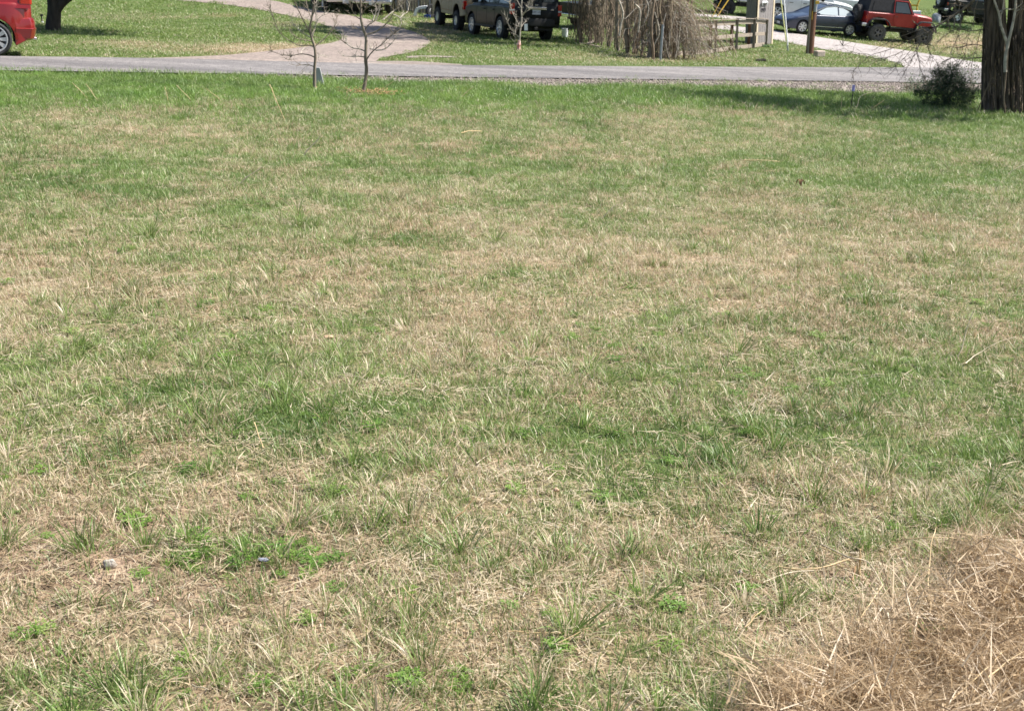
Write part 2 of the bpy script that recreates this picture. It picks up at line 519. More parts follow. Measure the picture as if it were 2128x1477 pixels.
def pave_mat(name, c1, c2, c3, chip=220.0, big=0.5, rough=0.9, cracks=False):
    m, nt, N, L, b = new_mat(name)
    tc = N.new("ShaderNodeTexCoord")
    n1 = N.new("ShaderNodeTexNoise"); n1.inputs["Scale"].default_value = big; n1.inputs["Detail"].default_value = 5
    mp = N.new("ShaderNodeMapping"); mp.inputs["Scale"].default_value = (0.35, 1.6, 1)
    mp.inputs["Rotation"].default_value = (0, 0, R(-28))
    L.new(tc.outputs["Object"], mp.inputs[0]); L.new(mp.outputs[0], n1.inputs["Vector"])
    n2 = N.new("ShaderNodeTexVoronoi"); n2.inputs["Scale"].default_value = chip * 0.25
    L.new(tc.outputs["Object"], n2.inputs["Vector"])
    n3 = N.new("ShaderNodeTexNoise"); n3.inputs["Scale"].default_value = 7; n3.inputs["Detail"].default_value = 8
    L.new(tc.outputs["Object"], n3.inputs["Vector"])
    r1 = N.new("ShaderNodeMapRange"); r1.inputs[1].default_value = .38; r1.inputs[2].default_value = .62
    L.new(n1.outputs[0], r1.inputs[0])
    a = N.new("ShaderNodeMix"); a.data_type = 'RGBA'
    a.inputs[6].default_value = (*c1, 1); a.inputs[7].default_value = (*c2, 1)
    L.new(r1.outputs[0], a.inputs[0])
    r2 = N.new("ShaderNodeMapRange"); r2.inputs[1].default_value = .45; r2.inputs[2].default_value = .75; r2.inputs[4].default_value = 0.75
    L.new(n3.outputs[0], r2.inputs[0])
    c = N.new("ShaderNodeMix"); c.data_type = 'RGBA'
    L.new(r2.outputs[0], c.inputs[0]); L.new(a.outputs[2], c.inputs[6]); c.inputs[7].default_value = (*c3, 1)
    s = N.new("ShaderNodeSeparateColor"); L.new(n2.outputs["Color"], s.inputs[0])
    r3 = N.new("ShaderNodeMapRange"); r3.inputs[3].default_value = 0.62; r3.inputs[4].default_value = 1.38
    L.new(s.outputs[0], r3.inputs[0])
    mul = N.new("ShaderNodeMix"); mul.data_type = 'RGBA'; mul.blend_type = 'MULTIPLY'; mul.inputs[0].default_value = 1
    L.new(c.outputs[2], mul.inputs[6]); L.new(r3.outputs[0], mul.inputs[7])
    L.new(mul.outputs[2], b.inputs["Base Color"])
    b.inputs["Roughness"].default_value = rough
    bp = N.new("ShaderNodeBump"); bp.inputs["Strength"].default_value = 0.5; bp.inputs["Distance"].default_value = 0.01
    L.new(n2.outputs["Distance"], bp.inputs["Height"]); L.new(bp.outputs[0], b.inputs["Normal"])
    return m


M['road'] = pave_mat("chip_seal_asphalt", (0.120, 0.111, 0.110), (0.215, 0.198, 0.192), (0.070, 0.066, 0.068))
M['gravel'] = pave_mat("pale_gravel", (0.20, 0.165, 0.142), (0.28, 0.238, 0.21), (0.12, 0.095, 0.075), chip=160)
M['concrete'] = pave_mat("pinkish_concrete", (0.215, 0.172, 0.150), (0.262, 0.214, 0.182), (0.170, 0.138, 0.124), chip=60, big=0.3)
M['concrete2'] = pave_mat("pale_concrete", (0.28, 0.250, 0.240), (0.33, 0.298, 0.284), (0.24, 0.215, 0.205), chip=60, big=0.3)

ROADP = ROAD_N + ROAD_F[::-1]
SHLDP = ROAD_N + SHLD_N[::-1]
DRVP = DRV_I + DRV_O[::-1]
DR2P = DR2_F + DR2_N[::-1]
DR3P = DR3_F + DR3_N[::-1]


def inpoly(u, v, poly):
    u = np.asarray(u, float); v = np.asarray(v, float)
    ins = np.zeros(u.shape, bool)
    n = len(poly); j = n - 1
    for i in range(n):
        xi, yi = poly[i]; xj, yj = poly[j]
        if yi != yj:
            c = ((yi > v) != (yj > v)) & (u < (xj - xi) * (v - yi) / (yj - yi) + xi)
            ins ^= c
        j = i
    return ins


def blobs(u, v, lst):
    s = 0.0
    for (cu, cv, su, sv, w) in lst:
        s = s + w * np.exp(-0.5 * (((u - cu) / su) ** 2 + ((v - cv) / sv) ** 2))
    return s


FIELD_B = [(330, 235, 260, 22, .22), (1500, 265, 260, 26, .16), (2020, 262, 190, 46, -.30), (1850, 385, 200, 25, -.12), (90, 210, 60, 12, .2),
           (120, 420, 190, 60, -.16), (1250, 410, 200, 45, -.14), (1750, 500, 380, 50, .22), (1000, 480, 260, 45, .16), (850, 640, 220, 55, .20),
           (130, 590, 220, 60, .18), (1400, 560, 250, 40, .1), (180, 760, 280, 70, -.04), (1560, 880, 260, 90, -.13), (2030, 880, 200, 90, -.20),
           (2080, 1010, 80, 60, -.35), (1780, 1120, 60, 40, -.3), (900, 880, 300, 60, -.1), (300, 1110, 360, 70, .14), (150, 1280, 330, 90, .12), (1850, 1020, 190, 38, .34),
           (2020, 1330, 260, 150, .5), (700, 1380, 320, 60, .06), (1600, 1180, 120, 45, -.18), (470, 1145, 80, 24, -.45), (300, 1385, 90, 50, -.25), (850, 1390, 90, 40, .2), (540, 1400, 60, 40, .3),
           (1480, 1380, 110, 60, -.15), (1250, 1290, 200, 40, .15), (560, 850, 160, 50, -.16), (700, 350, 300, 18, -.15), (430, 215, 60, 8, .2), (1650, 640, 140, 24, .15), (2060, 720, 60, 60, .2),
           (1300, 240, 300, 14, .12), (700, 560, 150, 40, .12), (1120, 530, 130, 16, .25), (700, 1200, 250, 40, .05), (950, 700, 90, 40, .25)]
LAWN_B = [(350, 15, 200, 8, -.2), (330, 36, 130, 6, .3), (480, 30, 40, 6, .3), (350, 50, 200, 6, -.12), (220, 88, 120, 5, .36), (380, 100, 160, 9, .42), (540, 105, 90, 6, .5), (600, 97, 80, 5, .5), (120, 100, 60, 8, -.2),
          (300, 75, 120, 7, -.2), (600, 76, 90, 10, -.25), (580, 52, 60, 6, .35), (450, 44, 60, 4, -.3), (900, 78, 40, 20, .4), (930, 60, 70, 8, .35), (1000, 105, 120, 12, -.1), (1050, 118, 200, 6, .2), (860, 40, 120, 14, .15), (700, 20, 60, 10, .35),
          (1250, 120, 100, 12, .2), (1400, 122, 70, 10, .35), (1600, 125, 120, 10, .05), (1500, 75, 50, 10, .1), (1900, 100, 150, 25, .22), (2000, 80, 60, 20, .35), (1800, 95, 60, 5, .3), (1480, 15, 50, 15, -.35), (1990, 58, 45, 8, -.6), (2050, 95, 60, 10, .3)]


def dryness(x, y):
    z = H(x, y)
    u, v = proj(x, y, z)
    yv = np.clip(v, 0, 1500)
    base = np.interp(yv, [0, 140, 160, 200, 235, 300, 360, 450, 600, 700, 900, 1020, 1150, 1300, 1477], [.10, .14, -.18, -.02, .27, .38, .37, .40, .48, .45, .40, .39, .40, .42, .42])
    f = base + np.where(v > 150, .8 * blobs(u, v, FIELD_B), .75 * blobs(u, v, LAWN_B))
    f = f + 0.48 * (fbm(x * 0.9 + 3, y * 0.55 + 9, 4) - 0.5) + 0.8 * (fbm(x * 3.6, y * 2.6, 3) - 0.5) * np.where(v > 150, 1, .6)
    return np.clip(f, -0.3, 1.0)


def bareness(x, y):
    u, v = proj(x, y, H(x, y))
    b = np.interp(np.clip(v, 0, 1500), [0, 160, 500, 800, 1000, 1150, 1477], [.10, .02, .08, .14, .20, .28, .28])
    b = b + blobs(u, v, [(250, 1130, 330, 90, .35), (200, 1300, 260, 80, .25), (1650, 1280, 200, 60, .2), (1800, 1180, 100, 60, .2), (560, 930, 90, 20, .4), (1300, 780, 200, 60, -.1), (1550, 880, 250, 90, -.25), (2040, 930, 120, 90, -.3), (750, 192, 50, 5, .6), (1700, 180, 200, 6, .3), (1120, 175, 260, 5, .35)])
    b = b + 0.75 * (fbm(x * 2.6 + 40, y * 2.6, 3) - 0.5) + 0.25 * (fbm(x * 9 + 4, y * 9, 2) - 0.5)
    b = np.where(v < 150, b * .35, b)
    return np.clip(b, 0, 1)


# ------------------------------------------------------------------ ground sheet
def make_ground():
    xs = np.concatenate([[-600, -300, -160, -100, -70], np.arange(-50, -14, 1.0), np.arange(-14, 14, 0.28), np.arange(14, 60, 1.0), [70, 100, 160, 300, 600]])
    ys = np.concatenate([[-120, -60, -30, -12, -5], np.arange(-2, 26, 0.28), np.arange(26, 100, 0.8), [105, 112, 120, 150, 220, 400, 800]])
    X, Y = np.meshgrid(xs, ys)
    Z = H(X, Y)
    # clod relief of the field close by
    Z = Z + (1 - sstep(14, 20, Y)) * (Y > -2) * (np.abs(X) < 14) * 0.02 * (fbm(X * 5, Y * 5, 3) - 0.5)
    nx, ny = len(xs), len(ys)
    v = np.stack([X.ravel(), Y.ravel(), Z.ravel()], 1)
    i = np.arange(nx * ny).reshape(ny, nx)
    f = np.stack([i[:-1, :-1].ravel(), i[:-1, 1:].ravel(), i[1:, 1:].ravel(), i[1:, :-1].ravel()], 1)
    me = bpy.data.meshes.new("ground")
    me.from_pydata(v.tolist(), [], f.tolist())
    me.polygons.foreach_set("use_smooth", [True] * len(me.polygons))
    a = me.attributes.new("dryness", 'FLOAT', 'POINT'); a.data.foreach_set("value", dryness(X.ravel(), Y.ravel()).astype(np.float32))
    a = me.attributes.new("bare", 'FLOAT', 'POINT'); a.data.foreach_set("value", bareness(X.ravel(), Y.ravel()).astype(np.float32))
    m, nt, N, L, b = new_mat("thatch_and_soil")
    tc = N.new("ShaderNodeTexCoord")

    def noise(scale, det=6, vec=None):
        n = N.new("ShaderNodeTexNoise"); n.inputs["Scale"].default_value = scale; n.inputs["Detail"].default_value = det
        L.new(vec or tc.outputs["Object"], n.inputs["Vector"]); return n

    def mix(f_, a_, b_):
        x = N.new("ShaderNodeMix"); x.data_type = 'RGBA'
        L.new(f_, x.inputs[0])
        for s_, k in ((a_, 6), (b_, 7)):
            if isinstance(s_, tuple): x.inputs[k].default_value = (*s_, 1)
            else: L.new(s_, x.inputs[k])
        return x.outputs[2]

    def rng_(src, a_, b_):
        r = N.new("ShaderNodeMapRange"); r.inputs[1].default_value = a_; r.inputs[2].default_value = b_
        L.new(src, r.inputs[0]); return r.outputs[0]
    d = N.new("ShaderNodeAttribute"); d.attribute_name = "dryness"
    ba = N.new("ShaderNodeAttribute"); ba.attribute_name = "bare"
    fine = noise(55, 8); mid = noise(12, 6); big = noise(1.4, 4)
    green = mix(rng_(fine.outputs[0], .35, .65), (0.040, 0.070, 0.020), (0.130, 0.170, 0.052))
    straw = mix(rng_(fine.outputs[0], .35, .65), (0.11, 0.078, 0.048), (0.42, 0.32, 0.20))
    soil = mix(rng_(mid.outputs[0], .35, .65), (0.13, 0.088, 0.060), (0.34, 0.245, 0.175))
    ad = N.new("ShaderNodeMath"); ad.operation = 'ADD'
    mm = N.new("ShaderNodeMath"); mm.operation = 'MULTIPLY_ADD'
    L.new(mid.outputs[0], mm.inputs[0]); mm.inputs[1].default_value = 0.9; mm.inputs[2].default_value = -0.45
    L.new(d.outputs["Fac"], ad.inputs[0]); L.new(mm.outputs[0], ad.inputs[1])
    th = mix(rng_(ad.outputs[0], .25, .62), green, straw)
    out = mix(rng_(ba.outputs["Fac"], .25, .7), th, soil)
    L.new(out, b.inputs["Base Color"])
    b.inputs["Roughness"].default_value = 0.95
    b.inputs["Specular IOR Level"].default_value = 0.15
    bp = N.new("ShaderNodeBump"); bp.inputs["Strength"].default_value = 0.9; bp.inputs["Distance"].default_value = 0.03
    L.new(fine.outputs[0], bp.inputs["Height"]); L.new(bp.outputs[0], b.inputs["Normal"])
    me.materials.append(m)
    o = bpy.data.objects.new("ground", me); COL.objects.link(o)
    tag(o, kind='structure')
    return o


make_ground()
strip("gravel_shoulder", ROAD_N, SHLD_N, M['gravel'], 120, 3, 0.014)
strip("driveway", DRV_I, DRV_O, M['concrete'], 140, 8, 0.018)
strip("side_road", DR2_F, DR2_N, M['concrete2'], 100, 6, 0.018)
strip("far_path", DR3_F, DR3_N, M['concrete2'], 60, 3, 0.022)
strip("road", ROAD_F, ROAD_N, M['road'], 160, 8, 0.045)
strip("gravel_apron", GRV1_F, GRV1_N, M['gravel'], 30, 3, 0.030)
strip("gravel_patch", GRV2_F, GRV2_N, M['gravel'], 20, 3, 0.014)


# ------------------------------------------------------------------ vehicles
def vend(s, x):
    d0 = min(max((x - s['x0']) / s.get('rr', .3), 0), 1); d1 = min(max((s['x1'] - x) / s.get('rf', .5), 0), 1)
    return s['W'] / 2 - s.get('cr', .12) * (1 - math.sqrt(max(0, 1 - (1 - d0) ** 2))) - s.get('cf', .22) * (1 - math.sqrt(max(0, 1 - (1 - d1) ** 2)))


def vtop(s, x):
    return float(np.interp(x, [p[0] for p in s['top']], [p[1] for p in s['top']]))


def vbot(s, x):
    z = float(np.interp(x, [p[0] for p in s['sill']], [p[1] for p in s['sill']]))
    for xc, r, zc in s['arch']:
        if abs(x - xc) < r:
            z = max(z, zc + math.sqrt(r * r - (x - xc) ** 2))
    return z


def vside(s, x, z):
    t = (z - s['zm']) / s['zh']
    return vend(s, x) * (1 - s.get('bulge', .05) * t * t)


def car_body(s, mats, parent):
    xs = set(np.linspace(s['x0'], s['x1'], 56).tolist())
    for e in (.01, .03, .07, .13):
        xs |= {s['x0'] + e, s['x1'] - e}
    for xc, r, zc in s['arch']:
        for k in range(17):
            xs.add(xc - r * math.cos(math.pi * k / 16))
        xs |= {xc - r - .006, xc + r + .006}
    xs = sorted(x for x in xs if s['x0'] <= x <= s['x1'])
    mb = MB()
    rows = [0, .12, .25, .4, .55, .7, .82, .91, .97]
    n = None
    for x in xs:
        zt = vtop(s, x); zb = vbot(s, x); zt = max(zt, zb + .03)
        half = [(0, zb + .02), (vside(s, x, zb) - .03, zb)]
        for q in rows:
            z = zb + .015 + (zt - .05 - zb) * q
            half.append((vside(s, x, z), z))
        w = vside(s, x, zt)
        half += [(w - .015, zt - .02), (w - .05, zt), (w * .7, zt + s.get('crown', .03) * .6), (w * .35, zt + s.get('crown', .03) * .9), (0, zt + s.get('crown', .03))]
        ring = [(x, y, z) for y, z in half] + [(x, -y, z) for y, z in half[-2:0:-1]]
        n = len(ring)
        mb.v += ring
    for i in range(len(xs) - 1):
        for k in range(n):
            k2 = (k + 1) % n
            mb.f.append((i * n + k, i * n + k2, (i + 1) * n + k2, (i + 1) * n + k))
            mb.m.append(1 if k in (0, n - 1) else (s.get('lowmat', 0) if k in (1, 2, n - 2, n - 3) else 0))
    mb.f.append(tuple(range(n))[::-1]); mb.m.append(0)
    e = (len(xs) - 1) * n
    mb.f.append(tuple(e + k for k in range(n))); mb.m.append(0)
    return mb.build("body", mats, parent, smooth=32)


def cabin_y(c, z):
    return c['wb'] / 2 + (c['wt'] - c['wb']) / 2 * min(max((z - c['zb']) / (c['zt'] - c['zb']), -1), 1.1)


def cabin(c, mat, parent, name="cabin"):
    mb = MB()
    o = c['out']
    n = len(o)
    for sgn in (1, -1):
        for x, z in o:
            mb.v.append((x, sgn * cabin_y(c, z), z))
    mb.f.append(tuple(range(n))); mb.m.append(0)
    mb.f.append(tuple(range(n, 2 * n))[::-1]); mb.m.append(0)
    for i in range(n):
        j = (i + 1) % n
        mb.f.append((i, j, n + j, n + i)); mb.m.append(0)
    return mb.build(name, mat, parent, smooth=35, bevel=.035)


def pane(c, poly, sgn, mat, parent, name="window"):
    mb = MB(); n = len(poly)
    for d in (.012, -.004):
        for x, z in poly:
            mb.v.append((x, sgn * (cabin_y(c, z) + d), z))
    mb.f.append(tuple(range(n))); mb.f.append(tuple(range(n, 2 * n))[::-1])
    for i in range(n):
        j = (i + 1) % n
        mb.f.append((i, j, n + j, n + i))
    mb.m = [0] * len(mb.f)
    return mb.build(name, mat, parent)


def endpane(c, a, b, ins, mat, parent, name):
    """glass on the sloping front or back of a cabin between outline points a and b"""
    ax, az = a; bx, bz = b
    L_ = math.hypot(bx - ax, bz - az); nx, nz = (bz - az) / L_, -(bx - ax) / L_
    mb = MB()
    for d in (.012, -.004):
        for t, sg in ((.08, 1), (.08, -1), (.92, -1), (.92, 1)):
            x = ax + (bx - ax) * t; z = az + (bz - az) * t
            mb.v.append((x + nx * d, sg * (cabin_y(c, z) - ins), z + nz * d))
    mb.f = [(0, 1, 2, 3), (7, 6, 5, 4), (0, 1, 5, 4), (1, 2, 6, 5), (2, 3, 7, 6), (3, 0, 4, 7)]
    mb.m = [0] * 6
    return mb.build(name, mat, parent)


def wheel(parent, x, y, Rr, rim, w, side, spokes, ty='tyre', ri='alloy', double=False, sw=.05, lug=False):
    mb = MB()
    h = w / 2
    prof = [(-h + .02, rim), (-h + .004, rim + .02), (-h, (rim + Rr) / 2), (-h + .012, Rr - .03), (-h + .04, Rr - .004), (0, Rr), (h - .04, Rr - .004), (h - .012, Rr - .03), (h, (rim + Rr) / 2), (h - .004, rim + .02), (h - .02, rim)]
    mb.lathe([(a * side, r) for a, r in prof], 32)
    if lug:
        for k in range(30):
            a = 2 * math.pi * k / 30
            for s_ in (-1, 1):
                m = Matrix.Rotation(-a, 3, 'Y')
                p = m @ Vector((Rr + .003, s_ * h * .62 * 1, 0))
                mb.box((p.x, p.y, p.z), (.022, w * .36, .045), mat=m)
    t = mb.build("wheel", M[ty], parent, smooth=40)
    t.location = (x, y, Rr)
    mr = MB()
    mr.lathe([(side * (h - .075), 0.001), (side * (h - .075), rim)], 28, mi=1)
    mr.lathe([(side * (h - .09), rim), (side * (h - .004), rim + .004), (side * (h - .002), rim - .016), (side * (h - .03), rim - .03), (side * (h - .08), rim - .034)], 32)
    mr.lathe([(side * (h - .075), .075), (side * (h - .02), .07), (side * (h - .014), .045), (side * (h - .014), 0.001)], 16)
    ang = []
    for k in range(spokes):
        a = 2 * math.pi * k / spokes
        ang += [a - .09, a + .09] if double else [a]
    for a in ang:
        m = Matrix.Rotation(-a, 3, 'Y')
        wi = sw * (.5 if double else 1)
        o = len(mr.v)
        for r_, ww, dep in ((.05, wi * .8, h - .02), (rim - .02, wi * 1.15, h - .022)):
            for dz in (-ww / 2, ww / 2):
                for dp in (0, -.03):
                    p = m @ Vector((r_, 0, dz))
                    mr.v.append((p.x, side * (dep + dp), p.z))
        for q in ((0, 2, 6, 4), (1, 3, 7, 5), (0, 1, 5, 4), (2, 3, 7, 6)):
            mr.f.append(tuple(o + i for i in q)); mr.m.append(0)
    r = mr.build("rim", [M[ri], M['black']], t, smooth=35)
    return t


def part_box(name, mat, parent, boxes, bevel=.008):
    mb = MB()
    for b in boxes:
        mb.box(b[0], b[1], b[2] if len(b) > 2 else 0)
    return mb.build(name, mat, parent, bevel=bevel)


def car_root(name, label, cat, uv, uv2, wb, group=None, head=None):
    """root at the middle of the rear axle; uv / uv2 = where the near rear and near front wheel stand"""
    a = G(*uv)
    if head is None:
        b = G(*uv2)
        head = math.atan2(b.y - a.y, b.x - a.x)
    e = empty(name, a, label, cat, group, rot=ground_rot(a, head))
    return e, head


def shift(e, side, half):
    """move a root placed at a wheel to the middle of the axle (wheel on `side`)"""
    m = e.rotation_euler.to_matrix()
    p = Vector(e.location) - (m @ Vector((0, 1, 0))) * side * half
    p.z = float(H(p.x, p.y))
    e.location = p


def wheels(e, wb, half, Rr, rim, w, spokes, **k):
    for x in (0, wb):
        for s in (1, -1):
            wheel(e, x, s * (half), Rr, rim, w, s, spokes, **k)


GRP = "vehicles parked beyond the road"

# --- red crossover at the left edge
def red_car():
    head = R(202)
    e, _ = car_root("parked_car", "bright red crossover car cut off by the left edge beside the road", "car", (-11, 118), None, 0, head=head)
    shift(e, 1, .80)
    s = dict(W=1.90, x0=-.78, x1=3.75, rr=.55, rf=.7, cr=.26, cf=.3, zm=.62, zh=.5, bulge=.05,
             top=[(-.78, 1.10), (-.70, 1.16), (-.3, 1.14), (1.2, 1.08), (2.3, 1.06), (3.2, .96), (3.6, .82), (3.75, .65)],
             sill=[(-.78, .42), (-.46, .25), (0, .24), (3.3, .24), (3.75, .32)], arch=[(0, .43, .37), (2.82, .43, .37)], crown=.02)
    car_body(s, [M['red'], M['black']], e)
    c = dict(wb=1.78, wt=1.30, zb=1.05, zt=1.70, out=[(-.72, 1.05), (-.66, 1.3), (-.42, 1.6), (-.1, 1.69), (.9, 1.71), (1.5, 1.63), (2.35, 1.05)])
    cabin(c, M['red'], e)
    for sg in (1, -1):
        pane(c, [(.02, 1.14), (.95, 1.12), (.95, 1.58), (.1, 1.56)], sg, M['glass'], e)
        pane(c, [(1.0, 1.12), (2.05, 1.12), (1.5, 1.55), (1.0, 1.58)], sg, M['glass'], e)
    endpane(c, (-.66, 1.3), (-.42, 1.6), .1, M['glass'], e, "rear_window")
    endpane(c, (1.5, 1.63), (2.35, 1.05), .1, M['glass'], e, "windscreen")
    # wrap-round bumper, two stages with a crease
    mb = MB()
    for (z, off, hw_) in ((.36, .0, .80), (.40, .055, .86), (.55, .085, .89), (.60, .095, .90), (.615, .075, .885), (.74, .07, .88), (.80, .05, .87), (.84, .0, .84)):
        row = []
        for k in range(13):
            t = -1 + k / 6
            y = hw_ * math.sin(t * math.pi / 2) if abs(t) < 1 else hw_ * t
            x = -.70 - off - .09 + .62 * (1 - math.sqrt(max(0, 1 - (abs(t)) ** 3.2))) * .55
            row.append((x, y * 1.03, z))
        row = [(-.45, -hw_ * 1.04 - off * .15, z)] + row + [(-.45, hw_ * 1.04 + off * .15, z)]
        mb.v += row
    n = 15
    for i in range(7):
        for k in range(n - 1):
            mb.f.append((i * n + k, i * n + k + 1, (i + 1) * n + k + 1, (i + 1) * n + k)); mb.m.append(0)
    mb.build("bumper", M['red'], e, smooth=28)
    for sg in (1, -1):
        ml = MB()
        for k in range(17):
            a = math.pi * k / 16
            for rr_, yy in ((.435, .955), (.49, .955), (.485, .93), (.43, .93)):
                ml.v.append((rr_ * math.cos(a), sg * yy * .975, .37 + rr_ * math.sin(a)))
        for k in range(16):
            for q in range(4):
                ml.f.append((4 * k + q, 4 * k + (q + 1) % 4, 4 * k + 4 + (q + 1) % 4, 4 * k + 4 + q)); ml.m.append(0)
        ml.build("wheel_arch_lip", M['red'], e, smooth=50)
        part_box("tail_light", M['redlamp'], e, [((-.66, sg * .80, 1.16), (.26, .16, .17))], .04)
        mt = MB(); mt.tube([(-.62, sg * .55, .37), (-.87, sg * .58, .385)], [.035, .04], 14)
        mt.build("exhaust_tip", M['chrome'], e, smooth=40)
    wheels(e, 2.82, .84, .37, .275, .24, 10, double=True, sw=.07)


red_car()


# --- dark suv
def dark_suv():
    e, h = car_root("parked_suv", "black sport utility vehicle seen from behind, parked on the grass in the centre", "suv", (1047, 82), (984, 73.5), 3.0, GRP)
    pass
    h = h - R(4); e.rotation_euler = ground_rot(e.location, h)
    shift(e, 1, .86)
    s = dict(W=2.02, x0=-1.08, x1=4.05, rr=.25, rf=.6, cr=.10, cf=.2, zm=.85, zh=.6, bulge=.05,
             top=[(-1.08, 1.10), (-1.05, 1.20), (0, 1.22), (2.4, 1.20), (3.0, 1.17), (3.8, 1.08), (4.0, .98), (4.05, .9)],
             sill=[(-1.08, .62), (-.6, .5), (0, .42), (3.6, .42), (4.05, .5)], arch=[(0, .47, .42), (3.02, .47, .42)], crown=.02)
    car_body(s, [M['darkpaint'], M['black']], e)
    c = dict(wb=1.92, wt=1.52, zb=1.18, zt=1.95, out=[(-1.06, 1.18), (-1.0, 1.35), (-.78, 1.86), (-.5, 1.93), (1.7, 1.95), (2.1, 1.86), (2.95, 1.18)])
    cabin(c, M['darkpaint'], e)
    for sg in (1, -1):
        for p in ([(-.72, 1.28), (.25, 1.28), (.25, 1.80), (-.55, 1.80)], [(.35, 1.28), (1.2, 1.28), (1.2, 1.82), (.35, 1.82)], [(1.3, 1.28), (2.5, 1.28), (1.95, 1.82), (1.3, 1.82)]):
            pane(c, p, sg, M['glass'], e)
        # door seams
        for x in (.52, 1.35, 2.42):
            mb = MB()
            mb.tube([(x, sg * (vside(s, x, z) + .001), z) for z in (.5, .7, .9, 1.1, 1.17)], .006, 4)
            mb.build("door_seam", M['black'], e)
        for x in (.68, 1.62):
            part_box("door_handle", M['black'], e, [((x, sg * (vside(s, x, 1.04) + .02), 1.04), (.2, .03, .035))])
        part_box("side_step", M['black'], e, [((1.5, sg * .98, .42), (2.0, .14, .06))])
        part_box("tail_light", M['redlamp'], e, [((-1.02, sg * .925, 1.20), (.16, .14, .22))], .015)
        part_box("brake_light", M['redlamp'], e, [((-1.02, sg * .925, .985), (.16, .14, .13))], .015)
        part_box("reversing_lamp", M['clearlamp'], e, [((-1.025, sg * .925, 1.075), (.16, .145, .06))], .008)
        part_box("mirror", M['black'], e, [((2.35, sg * 1.12, 1.34), (.14, .24, .2))], .03)
    endpane(c, (-.78, 1.86), (-1.0, 1.35), .12, M['glass'], e, "rear_window").scale = (1, 1, 1)
    endpane(c, (2.1, 1.86), (2.95, 1.18), .1, M['glass'], e, "windscreen")
    part_box("chrome_strip", M['chrome'], e, [((-1.11, -.02, 1.165), (.05, .74, .115))], .02)
    part_box("badge", M['chrome'], e, [((-1.075, 0, 1.28), (.03, .13, .045))], .015)
    part_box("badge", M['chrome'], e, [((-1.085, .62, 1.17), (.012, .22, .035))], .003)
    part_box("badge", M['chrome'], e, [((-1.085, -.62, 1.13), (.012, .12, .03))], .003)
    pl = part_box("licence_plate", M['plate'], e, [((-1.095, 0, 1.03), (.015, .32, .165))], .004)
    text("GMT 143", .085, M['ink'], pl, (-1.104, 0, 1.025), (R(90), 0, R(-90)))
    mb = MB()
    for z, off in ((.50, .02), (.55, .08), (.70, .10), (.80, .085), (.815, .06)):
        for k in range(11):
            t = -1 + k / 5
            mb.v.append((-1.06 - off + .22 * abs(t) ** 4, t * 1.0, z + .0))
    for i in range(4):
        for k in range(10):
            mb.f.append((i * 11 + k, i * 11 + k + 1, i * 11 + k + 12, i * 11 + k + 11)); mb.m.append(0)
    o = len(mb.v)
    for k in range(11):
        t = -1 + k / 5
        mb.v.append((-1.0 + .1 * abs(t) ** 4, t * .98, .815))
    for k in range(10):
        mb.f.append((44 + k, 44 + k + 1, o + k + 1, o + k)); mb.m.append(0)
    mb.build("bumper", M['black'], e, smooth=30)
    part_box("underbody", M['black'], e, [((1.2, 0, .44), (3.6, 1.1, .22)), ((-.6, 0, .50), (.7, 1.5, .22)), ((-1.05, 0, .46), (.2, .12, .1))])
    wheels(e, 3.02, .86, .41, .255, .28, 6, sw=.085)
    e.scale = (1.09, 1.09, 1.09)


dark_suv()


